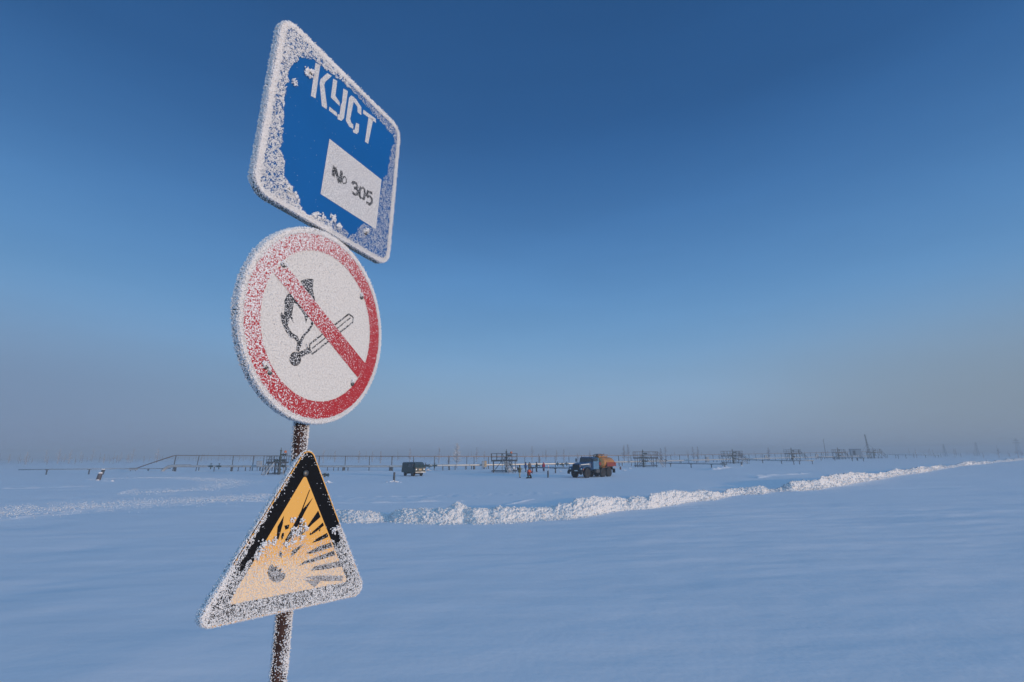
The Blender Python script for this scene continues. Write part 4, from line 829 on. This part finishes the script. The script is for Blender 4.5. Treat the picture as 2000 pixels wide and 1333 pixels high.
for s in (-1, 1):
    fd = MB(); prof = [(3.2, 1.0), (3.35, 1.22), (3.62, 1.42), (4.1, 1.50), (4.75, 1.48), (5.15, 1.38), (5.22, 1.2), (5.22, 1.0), (5.12, 1.0), (5.05, 1.22), (4.7, 1.38), (4.1, 1.40), (3.68, 1.32), (3.42, 1.12), (3.3, .95)]
    fd.add([(x, s*.60, z) for x, z in prof]+[(x, s*1.20, z) for x, z in prof], [(tuple(range(15)), tuple(range(14, -1, -1)))[s > 0], (tuple(range(29, 14, -1)), tuple(range(15, 30)))[s > 0]] + [((i, 15+i, 15+(i+1) % 15, (i+1) % 15), (i, (i+1) % 15, 15+(i+1) % 15, 15+i))[s > 0] for i in range(15)]); fd.build('mudguard', M_cab, e)
    MB().lathe([(.13, 0), (.13, .05), (.09, .08), (.02, .09)], 14, Matrix.Translation((5.2, s*.93, 1.13)) @ Matrix.Rotation(math.pi/2, 4, 'Y')).build('headlight', M_lampg, e)
    MB().box((5.16, s*1.16, 1.13), (.10, .14, .15)).build('turn_signal', M_amber, e)
    m = MB(); m.tube([(3.1, s*1.12, 1.9), (3.35, s*1.38, 2.0), (3.35, s*1.38, 2.5)], .018, 5); m.box((3.36, s*1.40, 2.28), (.04, .22, .42)); m.build('mirror', M_chas, e)
cab = loft([(1.55, rrect(2.22, 1.05, 2.62, .20, .05, .06)), (2.75, rrect(2.24, 1.05, 2.70, .20, .05, .06)), (2.98, rrect(2.22, 1.05, 2.64, .16, .05, .08)), (3.02, rrect(2.22, 1.05, 2.05, .05, .05, .0))]).build('cab', M_cab, e)
for s in (-1, 1):
    slab('windscreen', [(3.035, s*.04, 2.08), (3.035, s*1.00, 2.08), (2.995, s*.93, 2.54), (2.995, s*.04, 2.54)][::s], .02, M_glass, cab)
    d = MB(); d.box((2.30, s*1.125, 1.62), (1.0, .03, 1.05)); d.box((1.95, s*1.15, 1.85), (.16, .03, .04)); dd = d.build('door', M_door if s > 0 else M_cab, e)
    slab('door_window', [(1.92, s*1.13, 2.10), (2.72, s*1.13, 2.10), (2.62, s*1.10, 2.50), (1.92, s*1.10, 2.50)][::-s], .012, M_glass, dd)
    MB().box((1.69, s*1.122, 1.80), (.22, .02, 1.4)).build('corner_panel', M_door, e); MB().box((2.35, s*1.05, .78), (.7, .25, .06)).box((2.35, s*1.05, .93), (.05, .2, .3)).build('step', M_chas, e)
mt_ = Matrix.Translation
def ell(x, a, b, zc, n=28): return (x, [(a*math.cos(6.2832*i/n), zc+b*math.sin(6.2832*i/n)) for i in range(n)])
zc = 1.84
loft([ell(-2.35, .55, .40, zc), ell(-2.28, .95, .66, zc), ell(-2.15, 1.10, .78, zc), ell(.2, 1.12, .80, zc), ell(.35, 1.12, .80, zc)]).build('tank', M_tank, e, True)
loft([ell(.36, 1.13, .81, zc), ell(1.0, 1.12, .80, zc), ell(1.12, .95, .66, zc), ell(1.18, .55, .40, zc)]).build('tank_front_cover', M_olive, e, True)
m = MB(); m.lathe([(.42, 2.6), (.42, 2.84), (.30, 2.90), (.1, 2.92)], 18, mt_((.15, 0, 0))); m.box((-.5, 0, 2.71), (2.1, .75, .12)); m.lathe([(.2, 2.7), (.2, 2.88)], 12, mt_((-.9, 0, 0))); m.build('top_hatch', M_tank, e)
m = MB()
for y in (-.42, .42): m.tube([(-1.5, y, 2.84), (-1.5, y, 3.0), (.7, y, 3.0), (.7, y, 2.84)], .022, 5)
m.build('catwalk_rail', M_tank, e)
for s in (-1, 1):
    MB().box((-1.25, s*1.17, 1.66), (2.15, .14, .56)).box((-1.25, s*1.245, 1.66), (2.05, .012, .05)).build('side_locker', M_redb, e, bevel=.015)
    m = MB(); m.tube([(0, s*.95, 1.4), (0, s*.95, 1.4)], .01, 3); m = MB(); pr = [(-1.55, 1.05), (-1.45, 1.30), (0, 1.36), (1.45, 1.30), (1.55, 1.05)]; 
    for (x0, z0), (x1, z1) in zip(pr[:-1], pr[1:]): slab('x', [(0, 0, 0)]*4, 0, M_chas, None) if False else m.add([(x0, s*.78, z0), (x1, s*.78, z1), (x1, s*1.22, z1), (x0, s*1.22, z0), (x0, s*.78, z0+.03), (x1, s*.78, z1+.03), (x1, s*1.22, z1+.03), (x0, s*1.22, z0+.03)], [(0, 1, 2, 3), (7, 6, 5, 4), (0, 4, 5, 1), (1, 5, 6, 2), (2, 6, 7, 3), (3, 7, 4, 0)])
    m.build('rear_mudguard', M_chas, e)
    for x in (.78,):
        m = MB()
        for xx in (x-.2, x+.2): m.tube([(xx, s*1.24, 1.2), (xx, s*1.22, 2.5), (xx, s*.6, 2.95)], .022, 5)
        for k in range(6): m.tube([(x-.2, s*1.235, 1.35+.22*k), (x+.2, s*1.235, 1.35+.22*k)], .018, 5)
        m.build('ladder', M_tank, e)
MB().lathe([(.24, 0), (.24, .03)], 18, mt_((1.36, 1.16, 1.78)) @ Matrix.Rotation(-math.pi/2, 4, 'X')).build('red_reel', M_redb, e)
m = MB(); m.box((1.35, 0, 1.62), (.28, 2.2, .9)); m.build('pump_cabinet', M_chas, e, bevel=.02)
MB().box((1.95, 1.0, .82), (.75, .45, .46)).build('fuel_tank', M_iron, e, bevel=.03); MB().box((1.95, -1.0, .82), (.75, .45, .46)).build('battery_box', M_chas, e, bevel=.03)
for y in (.25, -.15): MB().tube([(1.42, y+.3, 2.0), (1.45, y+.3, 2.5), (1.25, y+.2, 2.86), (.7, y+.1, 3.02), (-.1, y, 3.05), (-.9, y, 2.98)], .055, 8).build('hose', M_chas, e, True)
m = MB(); m.box((-2.02, 0, .98), (.1, 2.3, .16)); m.box((-2.05, 1.0, .75), (.06, .42, .5)); m.box((-2.05, -1.0, .75), (.06, .42, .5)); m.build('rear_bumper', M_chas, e); MB().tube([(-1.9, 1.2, 1.22), (-3.0, 1.1, 1.24)], .03, 6).build('suction_pipe', M_tan, e)
for s in (-1, 1): MB().box((-2.08, s*.95, 1.0), (.04, .25, .1)).build('tail_lamp', M_redp, e)
# ------------------------------------------------------------------ people
M_skin = mat('skin', (.42, .24, .18), .6); M_mitt = mat('dark_gloves', (.03, .03, .03), .8); M_boot = mat('dark_boots', (.025, .022, .02), .8)
def cloth(n, c): return mat(n, c, .9, bump=.01, bscale=20, var=.25, vscale=6)
def person(p, rz, h, label, jacket, legs, hat, pose='stand', arms='down', boot=None, extra=None):
    k = h/1.75; e = empty('person', p, rz); tag(e, label, 'person')
    if pose == 'stand':
        J = dict(pel=(0, 0, .95), wai=(0, 0, 1.10), che=(.01, 0, 1.32), nec=(.02, 0, 1.48), hea=(.04, 0, 1.60), top=(.03, 0, 1.70))
        for s, q in ((1, 'L'), (-1, 'R')):
            J['hip'+q] = (0, s*.10, .90); J['kne'+q] = (.03*s, s*.12, .50); J['ank'+q] = (-.02+.03*s, s*.13, .09); J['toe'+q] = (.16+.03*s, s*.15, .05)
    elif pose == 'kneel':
        J = dict(pel=(-.02, 0, .50), wai=(.03, 0, .66), che=(.10, 0, .92), nec=(.16, 0, 1.08), hea=(.21, 0, 1.19), top=(.22, 0, 1.29))
        for s, q in ((1, 'L'), (-1, 'R')):
            J['hip'+q] = (-.02, s*.13, .47); J['kne'+q] = (.30, s*.24, .10); J['ank'+q] = (-.22, s*.20, .08); J['toe'+q] = (-.40, s*.20, .05)
    sh = J['che']
    for s, q in ((1, 'L'), (-1, 'R')):
        J['sho'+q] = (sh[0]+.0, s*.20, sh[2]+.10); a = arms if isinstance(arms, str) else arms[0 if s > 0 else 1]
        if a == 'down': J['elb'+q] = (sh[0]-.02, s*.27, sh[2]-.18); J['wri'+q] = (sh[0]+.08, s*.27, sh[2]-.42)
        elif a == 'front': J['elb'+q] = (sh[0]+.05, s*.26, sh[2]-.15); J['wri'+q] = (sh[0]+.30, s*.15, sh[2]-.10)
        elif a == 'reach': J['elb'+q] = (sh[0]+.22, s*.22, sh[2]-.12); J['wri'+q] = (sh[0]+.48, s*.20, sh[2]-.20)
        w = Vector(J['wri'+q]); dr = (w-Vector(J['elb'+q])).normalized(); J['pal'+q] = tuple(w+dr*.07); sd = Vector((0, 0, 1)).cross(dr); sd = sd.normalized() if sd.length > .1 else Vector((1, 0, 0)); up = dr.cross(sd)
        for i, o_ in enumerate((-.032, -.011, .011, .032)): J['fa%d' % i+q] = tuple(w+dr*.115+sd*o_); J['fb%d' % i+q] = tuple(w+dr*(.15+.01*(i in (1, 2)))+sd*o_-up*.03)
        J['th'+q] = tuple(w+dr*.06+sd*.06)
    B = [('pel', 'wai', 'j'), ('wai', 'che', 'j'), ('che', 'nec', 'j'), ('nec', 'hea', 's'), ('hea', 'top', 'h')]
    for q in 'LR':
        B += [('pel', 'hip'+q, 'l'), ('hip'+q, 'kne'+q, 'l'), ('kne'+q, 'ank'+q, 'l'), ('ank'+q, 'toe'+q, 'b'), ('che', 'sho'+q, 'j'), ('sho'+q, 'elb'+q, 'j'), ('elb'+q, 'wri'+q, 'j'), ('wri'+q, 'pal'+q, 'g'), ('wri'+q, 'th'+q, 'g')]
        for i in range(4): B += [('pal'+q, 'fa%d' % i+q, 'g'), ('fa%d' % i+q, 'fb%d' % i+q, 'g')]
    RR_ = dict(pel=.205, wai=.205, che=.215, nec=.09, hea=.125, top=.09, hip=.14, kne=.11, ank=.085, toe=.06, sho=.12, elb=.10, wri=.06, pal=.045, th=.013)
    N_ = list(J); V_ = [tuple(c*k for c in J[n]) for n in N_]; E_ = [(N_.index(a), N_.index(b)) for a, b, c in B]
    me = bpy.data.meshes.new('tmp'); me.from_pydata(V_, E_, []); o = bpy.data.objects.new('tmp', me); COL.objects.link(o); sk = o.modifiers.new('s', 'SKIN')
    for i, n in enumerate(N_):
        r = next((v for q, v in RR_.items() if n.startswith(q)), .011)*k; me.skin_vertices[0].data[i].radius = (r, r); me.skin_vertices[0].data[i].use_root = (n == 'pel')
    o.modifiers.new('u', 'SUBSURF').levels = 1; bpy.context.view_layer.update(); dg = bpy.context.evaluated_depsgraph_get(); nm = bpy.data.meshes.new_from_object(o.evaluated_get(dg)); bpy.data.objects.remove(o)
    b = bpy.data.objects.new('body', nm); COL.objects.link(b); b.parent = e; nm.name = 'body'; nm.materials.clear()
    for m_ in (jacket, legs, hat, M_skin, M_mitt, boot or M_boot): nm.materials.append(m_)
    idx = dict(j=0, l=1, h=2, s=3, g=4, b=5); seg = [(Vector(V_[a]), Vector(V_[c]), B[i][2]) for i, (a, c) in enumerate(E_)]
    for f in nm.polygons:
        c = f.center; best = 9; kk = 'j'
        for a, q, t in seg:
            dq = q-a; u = max(0, min(1, (c-a).dot(dq)/dq.length_squared)); dd_ = (c-a-dq*u).length
            if dd_ < best: best, kk = dd_, t
        f.material_index = idx[kk]; f.use_smooth = True
    # hood / hat with a face opening, and the skirt of the coat
    hx, _, hz = [c*k for c in J['hea']]; m = MB(); m.lathe([(.115*k, -.02), (.135*k, .02), (.135*k, .08), (.11*k, .14), (.06*k, .175), (.01, .185)], 14, Matrix.Translation((hx-.025*k, 0, hz-.02)) @ Matrix.Rotation(R(-14), 4, 'Y')); m.build('hat', hat, e, True)
    m = MB(); m.lump((hx+.118*k, 0, hz-.012), .018*k, sub=6, jit=0); m.build('nose', M_skin, e, True)
    for s in (-1, 1): m = MB(); m.lump((hx+.106*k, s*.038*k, hz+.016), .011*k, sub=6, jit=0); m.build('eye', M_mitt, e, True)
    MB().box((hx+.112*k, 0, hz-.055*k), (.012, .05*k, .012)).build('mouth', M_redp, e)
    if pose == 'stand':
        m = MB(); m.lathe([(.27*k, .74*k), (.26*k, .92*k), (.235*k, 1.12*k), (.22*k, 1.2*k)], 14, Matrix.Diagonal((.85, 1.0, 1, 1))); m.build('coat_skirt', jacket, e, True)
    if extra == 'vest':
        c = Vector(J['che'])*k; m = MB(); m.lathe([(.25*k, -.24*k), (.265*k, -.05*k), (.25*k, .08*k), (.13*k, .17*k)], 14, Matrix.Translation(c) @ Matrix.Rotation(R(25), 4, 'Y')); m.build('vest', cloth('orange_vest', (.62, .13, .03)), e, True)
    if extra == 'bag':
        c = Vector(J['che'])*k; m = MB(); m.box((c.x-.26*k, 0, c.z-.08), (.16, .30, .42)); m.build('backpack', cloth('dark_bag', (.05, .04, .06)), e, bevel=.04)
    return e
rf = R(-25)
person(G(at(1015, 933)), R(10), 1.66, 'person standing in a camouflage jacket and pale trousers, leftmost of the group', cloth('khaki_jacket', (.13, .11, .045)), cloth('pale_trousers', (.34, .31, .25)), cloth('dark_hood', (.025, .035, .03)), arms='front', extra='bag')
person(G(at(1033, 934)), R(-65), 1.75, 'person kneeling in an orange vest over red and dark clothing', cloth('red_jacket', (.35, .03, .05)), cloth('black_trousers', (.02, .03, .03)), cloth('grey_hood', (.06, .08, .10)), 'kneel', 'reach', extra='vest')
person(G(at(1027, 922)), R(-160), 1.68, 'person standing in a blue jacket, hood up, behind the kneeling one', cloth('blue_jacket', (.03, .07, .22)), cloth('dark_teal_trousers', (.02, .05, .05)), cloth('navy_hood', (.02, .03, .06)), arms='front')
person(G(at(1034.5, 922.5)), R(-80), 1.70, 'person in a khaki hood mostly hidden behind the kneeling one', cloth('grey_brown_jacket', (.14, .11, .10)), cloth('brown_trousers', (.06, .05, .04)), cloth('khaki_hood', (.16, .14, .08)))
person(G(at(1048, 922)), R(-10), 1.72, 'person in dark clothing reaching out an arm beyond the low pipe', cloth('dark_jacket', (.035, .04, .04)), cloth('navy_trousers', (.02, .03, .05)), cloth('black_hat', (.015, .015, .02)), arms=('reach', 'reach'))
person(G(at(1062, 921)), R(-120), 1.60, 'person all in red standing alone, rightmost of the group', cloth('crimson_jacket', (.42, .025, .06)), cloth('dark_red_trousers', (.10, .015, .03)), cloth('crimson_hood', (.35, .02, .05)))
# ------------------------------------------------------------------ cold haze lying on the plain
hz = bpy.data.materials.new('haze'); hz.use_nodes = True; t = hz.node_tree; t.nodes.clear(); oo = t.nodes.new('ShaderNodeOutputMaterial'); pv = t.nodes.new('ShaderNodeVolumePrincipled')
pv.inputs['Color'].default_value = (.66, .83, 1, 1); pv.inputs['Density'].default_value = .0017; pv.inputs['Anisotropy'].default_value = 0.0; t.links.new(pv.outputs[0], oo.inputs['Volume'])
o = MB().box((0, 0, 6.5), (2900, 2900, 17)).build('haze', hz); tag(o, 'pale frosty haze hanging low over the plain', 'haze', kind='stuff')
